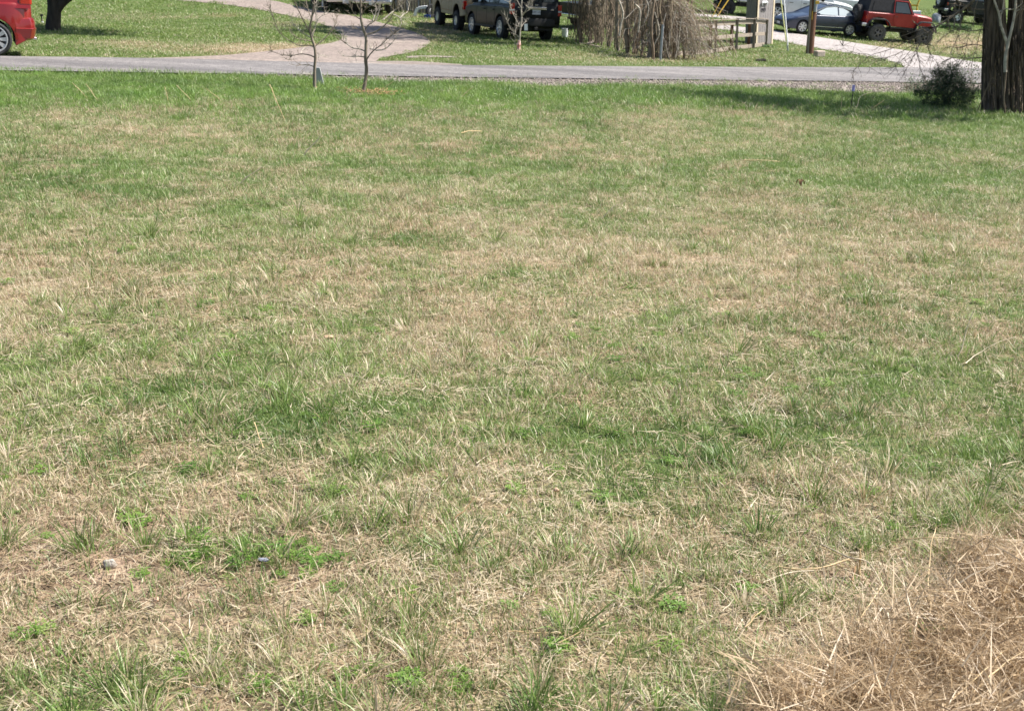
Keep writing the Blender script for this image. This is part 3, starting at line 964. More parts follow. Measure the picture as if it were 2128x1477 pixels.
# --- beige old truck
def beige_truck():
    e, h = car_root("parked_truck", "faded beige old high-riding truck with big tyres in front of the black one", "truck", (953, 64), None, 2.7, GRP, head=R(111))
    shift(e, 1, .84)
    s = dict(W=1.98, x0=-.98, x1=3.6, rr=.12, rf=.2, cr=.05, cf=.08, zm=1.05, zh=.6, bulge=.04, lowmat=0,
             top=[(-.98, 1.50), (-.95, 1.56), (2.3, 1.56), (2.5, 1.45), (3.5, 1.38), (3.6, 1.3)],
             sill=[(-.98, .70), (-.5, .64), (3.3, .64), (3.6, .72)], arch=[(0, .49, .66), (2.68, .49, .66)], crown=.02)
    car_body(s, [M['beige'], M['black']], e)
    c = dict(wb=1.9, wt=1.66, zb=1.52, zt=2.1, out=[(-.94, 1.52), (-.86, 1.75), (-.75, 2.05), (-.6, 2.1), (1.4, 2.1), (1.6, 2.05), (2.15, 1.52)])
    cabin(c, M['beige'], e)
    for sg in (1, -1):
        pane(c, [(-.7, 1.6), (.7, 1.6), (.7, 1.98), (-.6, 1.98)], sg, M['glass'], e)
        pane(c, [(.85, 1.6), (1.9, 1.6), (1.5, 1.98), (.85, 1.98)], sg, M['glass'], e)
        for x in (.62, 1.05, 2.12):
            mb = MB()
            mb.tube([(x, sg * (vside(s, x, z) + .001), z) for z in (.72, .9, 1.1, 1.3, 1.5)], .007, 4)
            mb.build("door_seam", M['brownstraw'], e)
        mb = MB()
        mb.tube([(x, sg * (vside(s, x, .82) + .003), .82) for x in (.55, 1, 1.5, 2.1)], .01, 4)
        mb.build("rust_line", M['brownstraw'], e)
        part_box("door_handle", M['chrome'], e, [((.85, sg * (vside(s, .85, 1.36) + .02), 1.36), (.14, .03, .03))])
        part_box("tail_light", M['redlamp'], e, [((-.93, sg * .93, 1.14), (.16, .15, .36))], .012)
    part_box("rear_bumper", M['beige'], e, [((-1.05, 0, .80), (.14, 1.9, .14))], .02)
    part_box("underbody", M['black'], e, [((1.3, .0, .62), (3.9, .9, .16)), ((0, 0, .43), (.16, 1.3, .16)), ((2.68, 0, .43), (.16, 1.3, .16)), ((-.6, 0, .6), (.6, 1.4, .16))])
    endpane(c, (-.75, 2.05), (-.86, 1.75), .12, M['glass'], e, "rear_window")
    endpane(c, (1.6, 2.05), (2.15, 1.52), .1, M['glass'], e, "windscreen")
    wheels(e, 2.68, .86, .43, .20, .30, 8, sw=.10, lug=True)


beige_truck()


# --- blue-grey sedan
def sedan(name, label, uv, head, paint, front=True, group=GRP, near=1, glass='skyreflgl'):
    e, h = car_root(name, label, "car", uv, None, 0, group, head=head)
    # the wheel given is the near front one
    m = e.rotation_euler.to_matrix()
    p = Vector(e.location)
    if front:
        p = p - (m @ Vector((1, 0, 0))) * 2.75
    p = p - (m @ Vector((0, 1, 0))) * near * .76
    # keep the given wheel on the ground
    e.location = (p.x, p.y, float(G(*uv).z) * .5 + float(H(p.x, p.y)) * .5)
    s = dict(W=1.80, x0=-1.0, x1=3.68, rr=.35, rf=.75, cr=.25, cf=.34, zm=.55, zh=.42, bulge=.06,
             top=[(-1.0, .82), (-.95, .98), (-.5, 1.03), (.3, 1.0), (1.9, .96), (2.4, .93), (3.1, .80), (3.5, .66), (3.64, .55), (3.68, .45)],
             sill=[(-1.0, .36), (-.6, .24), (.4, .2), (3.3, .2), (3.68, .26)], arch=[(0, .36, .325), (2.75, .36, .325)], crown=.035)
    car_body(s, [paint, M['black']], e)
    c = dict(wb=1.60, wt=1.12, zb=.95, zt=1.44, out=[(-.55, .95), (-.1, 1.22), (.45, 1.41), (.95, 1.45), (1.45, 1.38), (1.85, 1.22), (2.42, .92)])
    cabin(c, paint, e)
    for sg in (1, -1):
        pane(c, [(-.1, 1.0), (.70, .99), (.70, 1.37), (.45, 1.35), (.1, 1.22)], sg, M[glass], e)
        pane(c, [(.78, .99), (2.1, .99), (1.75, 1.18), (1.42, 1.33), (.95, 1.39), (.78, 1.385)], sg, M[glass], e)
        mb = MB()
        mb.tube([(2.35, sg * (cabin_y(c, .95) + .0), .94), (1.9, sg * (cabin_y(c, 1.2) + .01), 1.19), (1.45, sg * (cabin_y(c, 1.38) + .01), 1.365), (.95, sg * (cabin_y(c, 1.43) + .01), 1.425), (.42, sg * (cabin_y(c, 1.38) + .01), 1.38), (-.1, sg * (cabin_y(c, 1.22) + .01), 1.24)], .018, 6)
        mb.build("roof_rail_trim", M['chrome'], e, smooth=40)
        part_box("mirror", paint, e, [((2.0, sg * .93, 1.02), (.13, .18, .11))], .03)
        for x in (.74, 1.95):
            mb = MB()
            mb.tube([(x, sg * (vside(s, x, z) + .001), z) for z in (.3, .5, .7, .9)], .005, 4)
            mb.build("door_seam", M['black'], e)
        for x in (.15, 1.02):
            part_box("door_handle", paint, e, [((x, sg * (vside(s, x, .80) + .015), .80), (.17, .03, .03))])
        part_box("side_moulding", M['chrome'], e, [((1.3, sg * (vside(s, 1.3, .40) + .004), .40), (1.7, .015, .022))], .003)
        # swept headlamp
        mb = MB()
        pts = [(3.52, .50, .60), (3.40, .66, .56), (3.05, .805, .64), (2.98, .80, .73), (3.25, .68, .76), (3.45, .54, .68)]
        for dx in (.035, -.05):
            for x, y, z in pts:
                mb.v.append((x + dx, sg * (y + dx * .9), z + max(dx, 0) * .3))
        mb.f = [tuple(range(6)), tuple(range(6, 12))[::-1]] + [(i, (i + 1) % 6, 6 + (i + 1) % 6, 6 + i) for i in range(6)]
        mb.m = [0] * 8
        hl = mb.build("headlight", M['clearlamp'], e, smooth=60)
        part_box("indicator", M['orangelamp'], hl, [((3.10, sg * .80, .70), (.16, .05, .05), -sg * .45)], .01)
        part_box("tail_light", M['redlamp'], e, [((-.93, sg * .66, .80), (.14, .3, .14))], .03)
    endpane(c, (1.45, 1.38), (2.42, .92), .12, M['glass'], e, "windscreen")
    endpane(c, (.45, 1.41), (-.55, .95), .14, M['glass'], e, "rear_window")
    part_box("grille", M['black'], e, [((3.66, 0, .50), (.05, .7, .12)), ((3.68, 0, .30), (.05, 1.0, .10))], .02)
    part_box("licence_plate", M['plate'], e, [((3.70, 0, .40), (.02, .3, .12))], .003)
    wheels(e, 2.75, .78, .325, .225, .22, 7, sw=.075)
    e.scale = (.93, .93, .93)
    return e


sedan("parked_sedan", "blue-grey sedan with bright alloy wheel half hidden behind the wooden utility pole", (1657, 71.5), R(196), M['bluegrey'], near=1)


# --- jeeps
def jeep(name, label, uv, head, paint, near=-1, rear_wheel=True, Rr=.42, ty='dustytyre', ri='greyrim', top='softtop', half=.78, ringr=False, door=True, lift=.15):
    e, h = car_root(name, label, "off-road vehicle", uv, None, 0, GRP, head=head)
    m = e.rotation_euler.to_matrix()
    p = Vector(e.location)
    wb = 2.42
    if not rear_wheel:
        p = p - (m @ Vector((1, 0, 0))) * wb
    p = p - (m @ Vector((0, 1, 0))) * near * half
    e.location = (p.x, p.y, float(G(*uv).z) * .5 + float(H(p.x, p.y)) * .5)
    s = dict(W=1.56, x0=-.62, x1=2.0, rr=.06, rf=.06, cr=.03, cf=.03, zm=.9, zh=.5, bulge=.02,
             top=[(-.62, 1.18), (-.6, 1.22), (1.9, 1.22), (2.0, 1.20)],
             sill=[(-.62, .66), (-.4, .62), (2.0, .60)], arch=[(0, .50, .50)], crown=.01)
    car_body(s, [paint, M['black']], e)
    # bonnet narrows to the front
    mb = MB()
    for x, w, zt, zb in ((1.62, .74, 1.24, .72), (1.85, .72, 1.235, .72), (2.4, .64, 1.19, .72), (2.78, .58, 1.13, .72), (2.84, .57, 1.08, .72)):
        mb.v += [(x, -w, zb), (x, -w, zt - .06), (x, -w + .05, zt), (x, 0, zt + .03), (x, w - .05, zt), (x, w, zt - .06), (x, w, zb)]
    for i in range(4):
        for k in range(6):
            mb.f.append((i * 7 + k, i * 7 + k + 1, i * 7 + k + 8, i * 7 + k + 7)); mb.m.append(0)
        mb.f.append((i * 7 + 6, i * 7, i * 7 + 7, i * 7 + 13)); mb.m.append(0)
    mb.f.append(tuple(range(28, 35))); mb.m.append(0)
    mb.build("bonnet", paint, e, smooth=35)
    # soft top
    c = dict(wb=1.48, wt=1.26, zb=1.20, zt=1.86, out=[(-.58, 1.20), (-.46, 1.78), (-.35, 1.86), (1.35, 1.88), (1.42, 1.84), (1.74, 1.22)])
    cabin(c, M[top] if isinstance(top, str) else top, e, "soft_top")
    for sg in (1, -1):
        pane(c, [(-.40, 1.30), (.60, 1.30), (.60, 1.74), (-.32, 1.74)], sg, M['softtop'], e)
        pane(c, [(.80, 1.27), (1.58, 1.27), (1.36, 1.74), (.80, 1.76)], sg, M['glass'], e)
        # coloured door frame
        mb = MB()
        q = [(.72, 1.24), (.72, 1.80), (1.40, 1.79), (1.68, 1.24)]
        mb.tube([(x, sg * (cabin_y(c, z) + .012), z) for x, z in q], .03, 6)
        mb.build("door_frame", paint, e, smooth=50)
        if door:
            mb = MB(); pts = [(.74, 1.22), (1.66, 1.22), (1.66, .95), (1.50, .66), (.86, .66), (.74, .86)]
            for d in (.022, -.01):
                for x, z in pts:
                    mb.v.append((x, sg * (.78 + d), z))
            mb.f = [tuple(range(6)), tuple(range(6, 12))[::-1]] + [(i, (i + 1) % 6, 6 + (i + 1) % 6, 6 + i) for i in range(6)]
            mb.m = [0] * 8
            d_ = mb.build("door", paint, e, bevel=.008)
            part_box("handle", M['black'], d_, [((.86, sg * .815, 1.08), (.12, .02, .03))])
        for xc, wd in ((0, .56), (wb, .52)):
            mb = MB()
            for k in range(13):
                t = k / 12
                a = math.pi * (.04 + .92 * t)
                rx = wd * math.cos(a) * 1.12; rz = .44 + .52 * min(math.sin(a) * 1.15, 1.0)
                for yy, dz in ((.76, 0), (.94, -.015), (.95, -.06), (.76, -.05)):
                    mb.v.append((xc + rx, sg * yy, rz + dz))
            for k in range(12):
                for q in range(4):
                    mb.f.append((4 * k + q, 4 * k + (q + 1) % 4, 4 * k + 4 + (q + 1) % 4, 4 * k + 4 + q)); mb.m.append(0)
            mb.build("wheel_flare", M['black'], e, smooth=45)
        part_box("rock_slider", M['black'], e, [((1.2, sg * .76, .56), (1.5, .07, .08))])
        part_box("tail_light", M['redlamp'], e, [((-.64, sg * .70, .96), (.06, .11, .16))])
        part_box("headlight", M['clearlamp'], e, [((2.86, sg * .38, .98), (.04, .2, .2))], .05)
    part_box("rear_bumper", M['black'], e, [((-.74, 0, .62), (.14, 1.66, .17))], .03)
    part_box("bumper_end_cap", M['alloy'], e, [((-.72, -.80, .62), (.24, .08, .15))], .03)
    part_box("front_bumper", M['black'], e, [((3.02, 0, .66), (.14, 1.3, .15))], .03)
    part_box("underbody", M['black'], e, [((1.3, 0, .54), (3.4, .8, .12)), ((0, 0, .42), (.14, 1.3, .14)), ((wb, 0, .42), (.14, 1.3, .14))])
    endpane(c, (1.42, 1.84), (1.74, 1.22), .06, M['glass'], e, "windscreen")
    sp = wheel(e, 0, 0, Rr * .96, .21, .24, 1, 5, ty='tyre', ri=ri, lug=True)
    sp.name = "spare_wheel"
    sp.rotation_euler = (0, 0, R(90)); sp.location = (-.80, .0, 1.06)
    for o in list(COL.objects):
        if o.parent is e and o.name.split('.')[0] not in ('underbody',):
            o.location.z += lift
    wheels(e, wb, half, Rr, .215, .28, 5 if not ringr else 6, ty=ty, ri=ri, lug=True, sw=.06)
    return e


a = G(1819, 85); b = G(1917, 89)
jeep("parked_jeep", "dusty red open-sided off-road vehicle with black soft top and knobbly tyres", (1819, 86), R(10), M['jeepred'], near=-1, half=.8).scale = (1.0, 1.0, 1.0)
jeep("parked_jeep", "white off-road vehicle with black wheel partly hidden by the cladded gate pillar", (1509, 31), R(3), M['white'], near=-1, ty='tyre', ri='black', Rr=.42, top='softtop')
jeep("parked_jeep", "black off-road vehicle with white ringed wheel behind the big tree's branches", (1984, 49), R(8), M['black'], near=-1, ty='tyre', ri='white', Rr=.42)


def white_suv():
    e, h = car_root("parked_suv", "long white vehicle with two grey door handles behind the guy wires", "suv", (1612, 41), None, 0, GRP, head=R(-4))
    m = e.rotation_euler.to_matrix()
    p = Vector(e.location) + (m @ Vector((0, 1, 0))) * .84
    e.location = (p.x, p.y, float(H(p.x, p.y)))
    s = dict(W=1.98, x0=-1.05, x1=4.0, rr=.25, rf=.6, cr=.10, cf=.2, zm=.85, zh=.6, bulge=.05,
             top=[(-1.05, 1.05), (-1.0, 1.18), (2.4, 1.16), (3.0, 1.14), (3.8, 1.05), (4.0, .9)],
             sill=[(-1.05, .6), (-.6, .45), (0, .36), (4.0, .42)], arch=[(0, .45, .40), (2.95, .45, .40)], crown=.02)
    car_body(s, [M['white'], M['black']], e)
    c = dict(wb=1.88, wt=1.5, zb=1.12, zt=1.88, out=[(-1.0, 1.12), (-.8, 1.8), (-.5, 1.87), (1.7, 1.88), (2.1, 1.8), (2.9, 1.12)])
    cabin(c, M['white'], e)
    for sg in (1, -1):
        for p_ in ([(-.72, 1.22), (.2, 1.22), (.2, 1.74), (-.55, 1.74)], [(.3, 1.22), (1.12, 1.22), (1.12, 1.76), (.3, 1.76)], [(1.25, 1.22), (2.4, 1.22), (1.95, 1.76), (1.25, 1.76)]):
            pane(c, p_, sg, M['glass'], e)
        for x in (.5, 1.18, 2.4):
            mb = MB()
            mb.tube([(x, sg * (vside(s, x, z) + .001), z) for z in (.45, .7, .9, 1.12)], .007, 4)
            mb.build("door_seam", M['greymetal'], e)
        for x in (.66, 1.38):
            part_box("door_handle", M['greyrim'], e, [((x, sg * (vside(s, x, .95) + .02), .95), (.2, .03, .035))])
        part_box("mirror", M['black'], e, [((2.25, sg * 1.08, 1.25), (.14, .22, .2))], .03)
    endpane(c, (2.1, 1.8), (2.9, 1.12), .1, M['glass'], e, "windscreen")
    wheels(e, 2.95, .85, .40, .25, .27, 6, sw=.08)


white_suv()


# --- pickups behind the thicket and by the far fence
def pickup(name, label, uv, head, paint, front_at, group=GRP, grille=False, Rr=.38):
    e, h = car_root(name, label, "pickup truck", uv, None, 0, group, head=head)
    p = Vector(e.location); m = e.rotation_euler.to_matrix()
    p = p - (m @ Vector((1, 0, 0))) * front_at
    e.location = (p.x, p.y, float(H(p.x, p.y)))
    s = dict(W=1.95, x0=-1.15, x1=4.3, rr=.12, rf=.3, cr=.05, cf=.12, zm=.85, zh=.55, bulge=.04,
             top=[(-1.15, 1.18), (1.2, 1.18), (1.25, 1.2), (3.2, 1.18), (4.2, 1.10), (4.3, 1.0)],
             sill=[(-1.15, .58), (4.0, .5), (4.3, .55)], arch=[(0, .45, .40), (3.3, .45, .40)], crown=.02)
    car_body(s, [paint, M['black']], e)
    c = dict(wb=1.8, wt=1.48, zb=1.14, zt=1.8, out=[(1.15, 1.14), (1.3, 1.74), (1.45, 1.8), (2.4, 1.8), (2.6, 1.74), (3.15, 1.14)])
    cabin(c, paint, e)
    for sg in (1, -1):
        pane(c, [(1.4, 1.24), (2.75, 1.24), (2.45, 1.68), (1.5, 1.68)], sg, M['glass'], e)
        part_box("tail_light", M['orangelamp'], e, [((-1.12, sg * .90, 1.0), (.12, .14, .28))])
        part_box("headlight", M['clearlamp'], e, [((4.28, sg * .76, .94), (.08, .28, .16))])
        part_box("mirror", M['black'], e, [((2.8, sg * 1.04, 1.3), (.12, .2, .2))])
    endpane(c, (2.6, 1.74), (3.15, 1.14), .08, M['glass'], e, "windscreen")
    part_box("rear_bumper", M['chrome'], e, [((-1.24, 0, .62), (.12, 1.85, .16))], .02)
    part_box("front_bumper", M['chrome'], e, [((4.38, 0, .62), (.14, 1.9, .17))], .03)
    g = part_box("grille", M['black'], e, [((4.32, 0, .94), (.03, 1.2, .24))], .004)
    part_box("grille_bar", M['chrome'], g, [((4.335, 0, z), (.03, 1.24, .035)) for z in (.84, .94, 1.05)] + [((4.335, y, .94), (.028, .03, .22)) for y in (-.6, -.4, -.2, 0, .2, .4, .6)], .003)
    part_box("licence_plate", M['plate'], e, [((4.46, 0, .56), (.015, .32, .16))], .003)
    part_box("underbody", M['black'], e, [((1.6, 0, .5), (5.0, 1.0, .2))])
    wheels(e, 3.3, .82, Rr, .21, .25, 8, sw=.08)
    return e


pickup("parked_pickup", "old silver pickup truck with chrome bumper facing the camera behind the second sapling", (773, 31), R(-84), M['silver'], 4.1)
pickup("parked_pickup", "dark blue truck beside the silver pickup at the top edge", (712, 25), R(-72), M['bluepaint'], 3.6)
pickup("parked_pickup", "dark grey pickup truck with orange tail lamp half hidden by the dead vines", (1192, 60), R(38), M['darkpaint'], -.9)
pickup("parked_pickup", "white truck glimpsed above the roof of the blue-grey sedan", (1735, 40), R(176), M['white'], 1.5)


pickup("parked_pickup", "black truck glimpsed over the red off-road vehicle's roof", (1752, 31), R(184), M['black'], 1.5)


# ------------------------------------------------------------------ pole, guards, pillar, fence
def utility_pole():
    b = G(1682, 113)
    e = empty("utility_pole", b, "brown wooden utility pole with grey conduit and a yellow strip", "utility pole")
    mb = MB()
    pts = [(i * .013, 0, z) for i, z in enumerate((-.2, .5, 1.0, 1.8, 3.0, 5.0, 8.5))]
    mb.tube(pts, [.165, .155, .150, .145, .14, .13, .11], 16)
    mb.build("pole", M['polewood'], e, smooth=50)
    mb = MB(); mb.tube([(-.10, -.115, 0), (-.095, -.11, 3.0), (-.09, -.11, 8)], .05, 10)
    mb.build("ground_wire_cover", M['postwood'], e, smooth=50)
    mb = MB(); mb.tube([(.09, -.14, 1.65), (.10, -.14, 3.0), (.10, -.14, 8)], .07, 10)
    mb.build("conduit", M['greymetal'], e, smooth=50)
    part_box("marker_strip", M['yellow'], e, [((-.02, -.155, 1.52), (.035, .012, .34))], .003)
    part_box("tag", M['yellow'], e, [((.14, -.2, 2.02), (.15, .04, .12))], .01)


utility_pole()


def guy(name, label, base_uv, top_uv, mat, r=.03, over=None, anchor=True):
    b = G(*base_uv)
    e = empty(name, b, label, "guy wire", "guy wires and guards by the pole")
    t = P(*top_uv, b.y + .4) - b
    full = t * 2.4
    mb = MB(); mb.tube([t * .12, t * .5, t, t * 1.4], r, 8)
    mb.build("guard", mat, e, smooth=50)
    mb = MB(); mb.tube([Vector((0, 0, -.05)), t * .5, full], .008, 5)
    mb.build("wire", M['steel'], e)
    if anchor:
        mb = MB(); mb.tube([Vector((0, 0, -.05)), t * .14], .022, 8)
        mb.build("anchor_rod", M['steel'], e, smooth=50)


guy("guy_wire", "white plastic guard on the right-hand guy wire left of the pole", (1638, 108), (1629, 0), M['whiteplastic'], .030)
guy("guy_wire", "pale yellow plastic guard on the guy wire just left of the white one", (1636.5, 107), (1622.5, 0), M['paleyellow'], .024, anchor=False)
guy("guy_wire", "thick amber guard sloping in front of the white vehicle's wheel", (1488, 38), (1514, 0), M['yellow'], .032, anchor=False)
guy("guy_wire", "thin amber guard left of the thick amber one", (1478, 40), (1499, 0), M['yellow'], .018, anchor=False)


def gate_pillar():
    a = G(1571, 93.5); c2 = G(1604, 93)
    bl = G(1556, 92)
    ry = c2 - a
    w = math.hypot(ry.x, ry.y) + .05; h_ = math.atan2(ry.y, ry.x) + R(3)
    e = empty("gate_pillar", a, "grey board clad gate pillar with cream corner trims and house number", "gate pillar", rz=h_)
    D = .62; HT = 2.5
    nb = 6
    bw = (w - .1) / nb
    for i in range(nb):
        part_box("board", M['greyboard'], e, [((.05 + bw * (i + .5), 0, HT / 2 - .1), (bw - .008, .025, HT))], .004)
    for i in range(4):
        part_box("board", M['greyboard'], e, [((-.0, .06 + (D - .1) / 4 * (i + .5), HT / 2 - .1), (.025, (D - .1) / 4 - .008, HT))], .004)
        part_box("board", M['greyboard'], e, [((w, .06 + (D - .1) / 4 * (i + .5), HT / 2 - .1), (.025, (D - .1) / 4 - .008, HT))], .004)
    part_box("core", M['black'], e, [((w / 2, D / 2, HT / 2 - .12), (w - .06, D - .06, HT - .03))])
    for x in (0.0, w):
        part_box("corner_trim", M['creamwood'], e, [((x, -.018, HT / 2 - .1), (.10, .03, HT))], .005)
    part_box("corner_trim", M['creamwood'], e, [((w + .022, .03, HT / 2 - .1), (.02, .10, HT))], .005)
    part_box("cap", M['creamwood'], e, [((w / 2, D / 2, HT - .08), (w + .14, D + .14, .05))], .01)
    t = text("1022", .19, M['ink'], e, (.36, -.035, 1.44), (R(90), 0, 0), "house_number", .008)
    # white scroll bracket above the number
    mb = MB()
    cx, cz = .40, 1.74
    for sg in (-1, 1):
        mb.tube([(cx, -.06, cz - .02), (cx + sg * .10, -.07, cz + .03), (cx + sg * .19, -.07, cz - .01), (cx + sg * .17, -.07, cz - .12)], [.035, .045, .04, .02], 8)
    mb.box((cx, -.05, cz + .02), (.30, .04, .09))
    mb.build("scroll_bracket", M['whiteplastic'], e, smooth=50)


gate_pillar()


def rail_fence():
    base = [(1350, 122), (1400, 119), (1442, 116), (1486, 112), (1530, 105), (1566, 101), (1592, 97)]
    pts = [G(u, v) for u, v in base]
    e = empty("rail_fence", pts[3], "weathered three rail wooden fence running to the gate pillar", "fence")
    o = pts[3]
    up = Vector((0, 0, 1))
    tops = [1.22, 1.22, 1.22, 1.21, 1.19, 1.17, 1.1]
    for i, p in enumerate(pts):
        q = p - o
        part_box("post", M['postwood'], e, [((q.x, q.y, q.z + tops[i] / 2 - .05), (.085, .085, tops[i] + .1), rng.uniform(-.1, .1))], .008)
        if i in (3, 4, 5):
            q2 = q + Vector((-.12, .55, 0))
            q2.z = float(H(q2.x + o.x, q2.y + o.y)) - o.z
            part_box("back_post", M['polewood'], e, [((q2.x, q2.y, q2.z + .5), (.11, .10, 1.0), .1)], .008)
    for i in range(len(pts) - 1):
        a = pts[i] - o; b = pts[i + 1] - o
        d = (b - a).normalized() * .04
        side = Vector((-d.y, d.x, 0)).normalized() * .06
        for k, (za, hh) in enumerate(((1.10, .16), (.58, .14), (.10, .15))):
            mb = MB()
            mb.beam(a + up * (za + rng.uniform(-.01, .01)) - d + side, b + up * (za * tops[min(i + 1, 6)] / 1.22 + rng.uniform(-.01, .01)) + d + side, .035, hh)
            mb.build("rail", M['wood'], e, bevel=.006)
    mb = MB()
    for i in range(len(pts) - 1):
        a = pts[i] - o; b = pts[i + 1] - o
        mb.beam(a + up * 1.235, b + up * (1.235 * tops[i + 1] / 1.22), .11, .03)
    mb.build("top_cap", M['wood'], e, bevel=.004)


rail_fence()
# ------------------------------------------------------------------ trees and woody things
def trace(pts, Y, o, dy=0.0):
    """photograph polyline -> offsets from o, in a plane at depth Y drifting by dy along its length"""
    n = len(pts)
    return [P(u, v, Y + dy * i / max(n - 1, 1)) - o for i, (u, v) in enumerate(pts)]


def smooth(pts, k=1):
    for _ in range(k):
        q = [pts[0]]
        for a, b in zip(pts[:-1], pts[1:]):
            q += [a * .75 + b * .25, a * .25 + b * .75]
        q.append(pts[-1]); pts = q
    return pts


def twigs(mb, pts, r, n, L, up=.3, lvl=1):
    for _ in range(n):
        i = rng.randrange(max(1, len(pts) // 3), len(pts))
        a = pts[i]; t = (pts[i] - pts[i - 1])
        if t.length < 1e-5: continue
        t.normalize()
        d = (t * .6 + Vector((rng.gauss(0, .6), rng.gauss(0, .6), rng.gauss(up, .45)))).normalized()
        l_ = L * rng.uniform(.4, 1.2)
        q = [a]
        for k in range(4):
            d = (d + Vector((rng.gauss(0, .22), rng.gauss(0, .22), rng.gauss(.03, .2)))).normalized()
            q.append(q[-1] + d * l_ / 4)
        mb.tube(q, [r, r * .85, r * .65, r * .5, r * .3], 4, cap=False)
        if lvl > 0:
            twigs(mb, q, r * .6, 2, L * .45, up, lvl - 1)


def sapling(label, base, trunk, branches, ox, oy, sc, r0, rb, bark='saplingbark'):
    b = G(*base)
    e = empty("bare_sapling", b, label, "young tree", "bare young trees by the road")
    cv = lambda p: (ox + p[0] / sc, oy + p[1] / sc)
    tp = [Vector((0, 0, -.06))] + trace([cv(p) for p in trunk], b.y, b)
    last = tp[-1]
    for k in range(6):
        tp.append(tp[-1] + Vector((rng.gauss(0, .04), rng.gauss(0, .04), .28)))
    tp = smooth(tp, 1)
    n = len(tp)
    mb = MB(); mb.tube(tp, [r0 * (1 - .8 * (i / (n - 1)) ** .9) * (1.25 if i < 2 else 1) * rng.uniform(.94, 1.06) for i in range(n)], 8)
    mb.build("trunk", M[bark], e, smooth=60)
    for br in branches:
        q = smooth(trace([cv(p) for p in br], b.y, b, rng.uniform(-.35, .35)), 1)
        m = len(q)
        L_ = sum((q[i + 1] - q[i]).length for i in range(m - 1))
        rr = rb * min(1.0, .65 + L_ * .5)
        mb = MB(); mb.tube(q, [rr * (1 - .72 * i / (m - 1)) for i in range(m)], 5)
        twigs(mb, q, max(rr * .36, .0042), int(4 + L_ * 14), .2, lvl=1)
        mb.build("branch", M['palebark'] if rng.random() < .45 else M[bark], e, smooth=60)
    mb = MB()
    top = tp[-12:]
    for k in range(9):
        a = tp[rng.randrange(len(tp) - 10, len(tp))]
        az = rng.uniform(0, 6.28)
        q = [a]
        for j in range(5):
            q.append(q[-1] + Vector((math.cos(az) * .13 + rng.gauss(0, .03), math.sin(az) * .13 + rng.gauss(0, .03), .14)))
        mb.tube(q, [rb * .8, rb * .7, rb * .55, rb * .45, rb * .3, rb * .2], 5)
        twigs(mb, q, rb * .35, 6, .2)
    mb.build("upper_branches", M[bark], e, smooth=60)
    return e


S1 = [[(590, 750), (520, 715), (410, 700), (290, 730), (150, 715), (30, 670)], [(410, 700), (420, 670), (435, 640)], [(290, 730), (270, 755), (240, 785)],
      [(600, 760), (660, 725), (740, 735)], [(590, 610), (500, 590), (380, 600), (280, 540), (170, 475), (100, 370), (50, 240), (10, 120)],
      [(560, 540), (440, 520), (340, 490), (290, 430)], [(530, 490), (400, 410), (310, 330), (270, 210)], [(510, 390), (440, 270), (380, 140), (320, 30), (300, -60)],
      [(600, 600), (700, 520), (790, 430), (860, 330), (885, 240), (870, 200)], [(560, 470), (590, 380), (610, 270), (690, 200), (790, 170)], [(610, 270), (600, 150), (610, 20), (620, -60)],
      [(580, 870), (500, 840), (400, 850)], [(580, 990), (530, 970), (400, 970)], [(550, 260), (510, 150), (480, 40), (470, -60)], [(555, 220), (600, 120), (640, 20), (660, -60)],
      [(590, 380), (560, 430), (545, 470)]]
T1 = [(588, 1160), (585, 1000), (585, 900), (600, 750), (590, 620), (550, 500), (520, 380), (550, 250), (575, 80), (580, -60)]
sapling("bare leafless sapling with wide low branches, left of the pair by the road", (654, 186), T1, S1, 560, 0, 6.26, .032, .0128)
S2 = [[(1260, 790), (1300, 720), (1360, 655), (1450, 590), (1540, 500), (1640, 430)], [(1380, 660), (1490, 650), (1560, 600), (1610, 540)], [(1245, 670), (1180, 640), (1080, 630), (1000, 570), (1005, 520)],
      [(1000, 570), (940, 530), (900, 500)], [(1270, 450), (1380, 420), (1480, 350), (1560, 270), (1620, 160), (1660, 100), (1700, 70)], [(1235, 420), (1270, 340), (1330, 300), (1400, 260), (1510, 235)],
      [(1240, 745), (1180, 735), (1080, 740), (940, 730)], [(1195, 200), (1240, 130), (1290, 90), (1370, 60), (1420, -40)], [(1225, 400), (1160, 380), (1090, 375)], [(1600, 190), (1690, 220), (1720, 300), (1700, 350)],
      [(1700, 240), (1740, 190), (1800, 160), (1820, 60)], [(1380, 270), (1410, 200), (1430, 130), (1450, 30), (1460, -50)], [(1190, 160), (1150, 90), (1110, 20), (1100, -50)], [(1360, 655), (1330, 640), (1300, 635)],
      [(1200, 260), (1140, 230), (1090, 170), (1060, 90)], [(1480, 260), (1560, 190), (1640, 130), (1700, 60), (1720, -30)], [(1190, 120), (1220, 60), (1210, -40)], [(1330, 300), (1380, 180), (1390, 90)]]
T2 = [(1215, 1220), (1250, 1050), (1265, 900), (1250, 780), (1255, 620), (1260, 500), (1240, 430), (1215, 360), (1190, 260), (1190, 150), (1185, 0), (1180, -60)]
sapling("bare leafless sapling with forked right limb, right of the pair by the road", (754, 196), T2, S2, 560, 0, 6.26, .037, .0145)
S3 = [[(415, 160), (380, 90), (330, 0), (310, -80)], [(430, 340), (500, 230), (560, 130), (590, 0)], [(400, 550), (350, 530), (310, 510)], [(400, 555), (320, 400), (240, 260), (210, 150), (190, 40)],
      [(365, 750), (290, 670), (190, 580), (130, 400), (90, 300)], [(300, 670), (320, 500), (310, 320)], [(425, 540), (460, 480), (510, 440)], [(430, 340), (490, 260), (620, 160), (660, 20)], [(280, 1000), (300, 800), (300, 680)]]
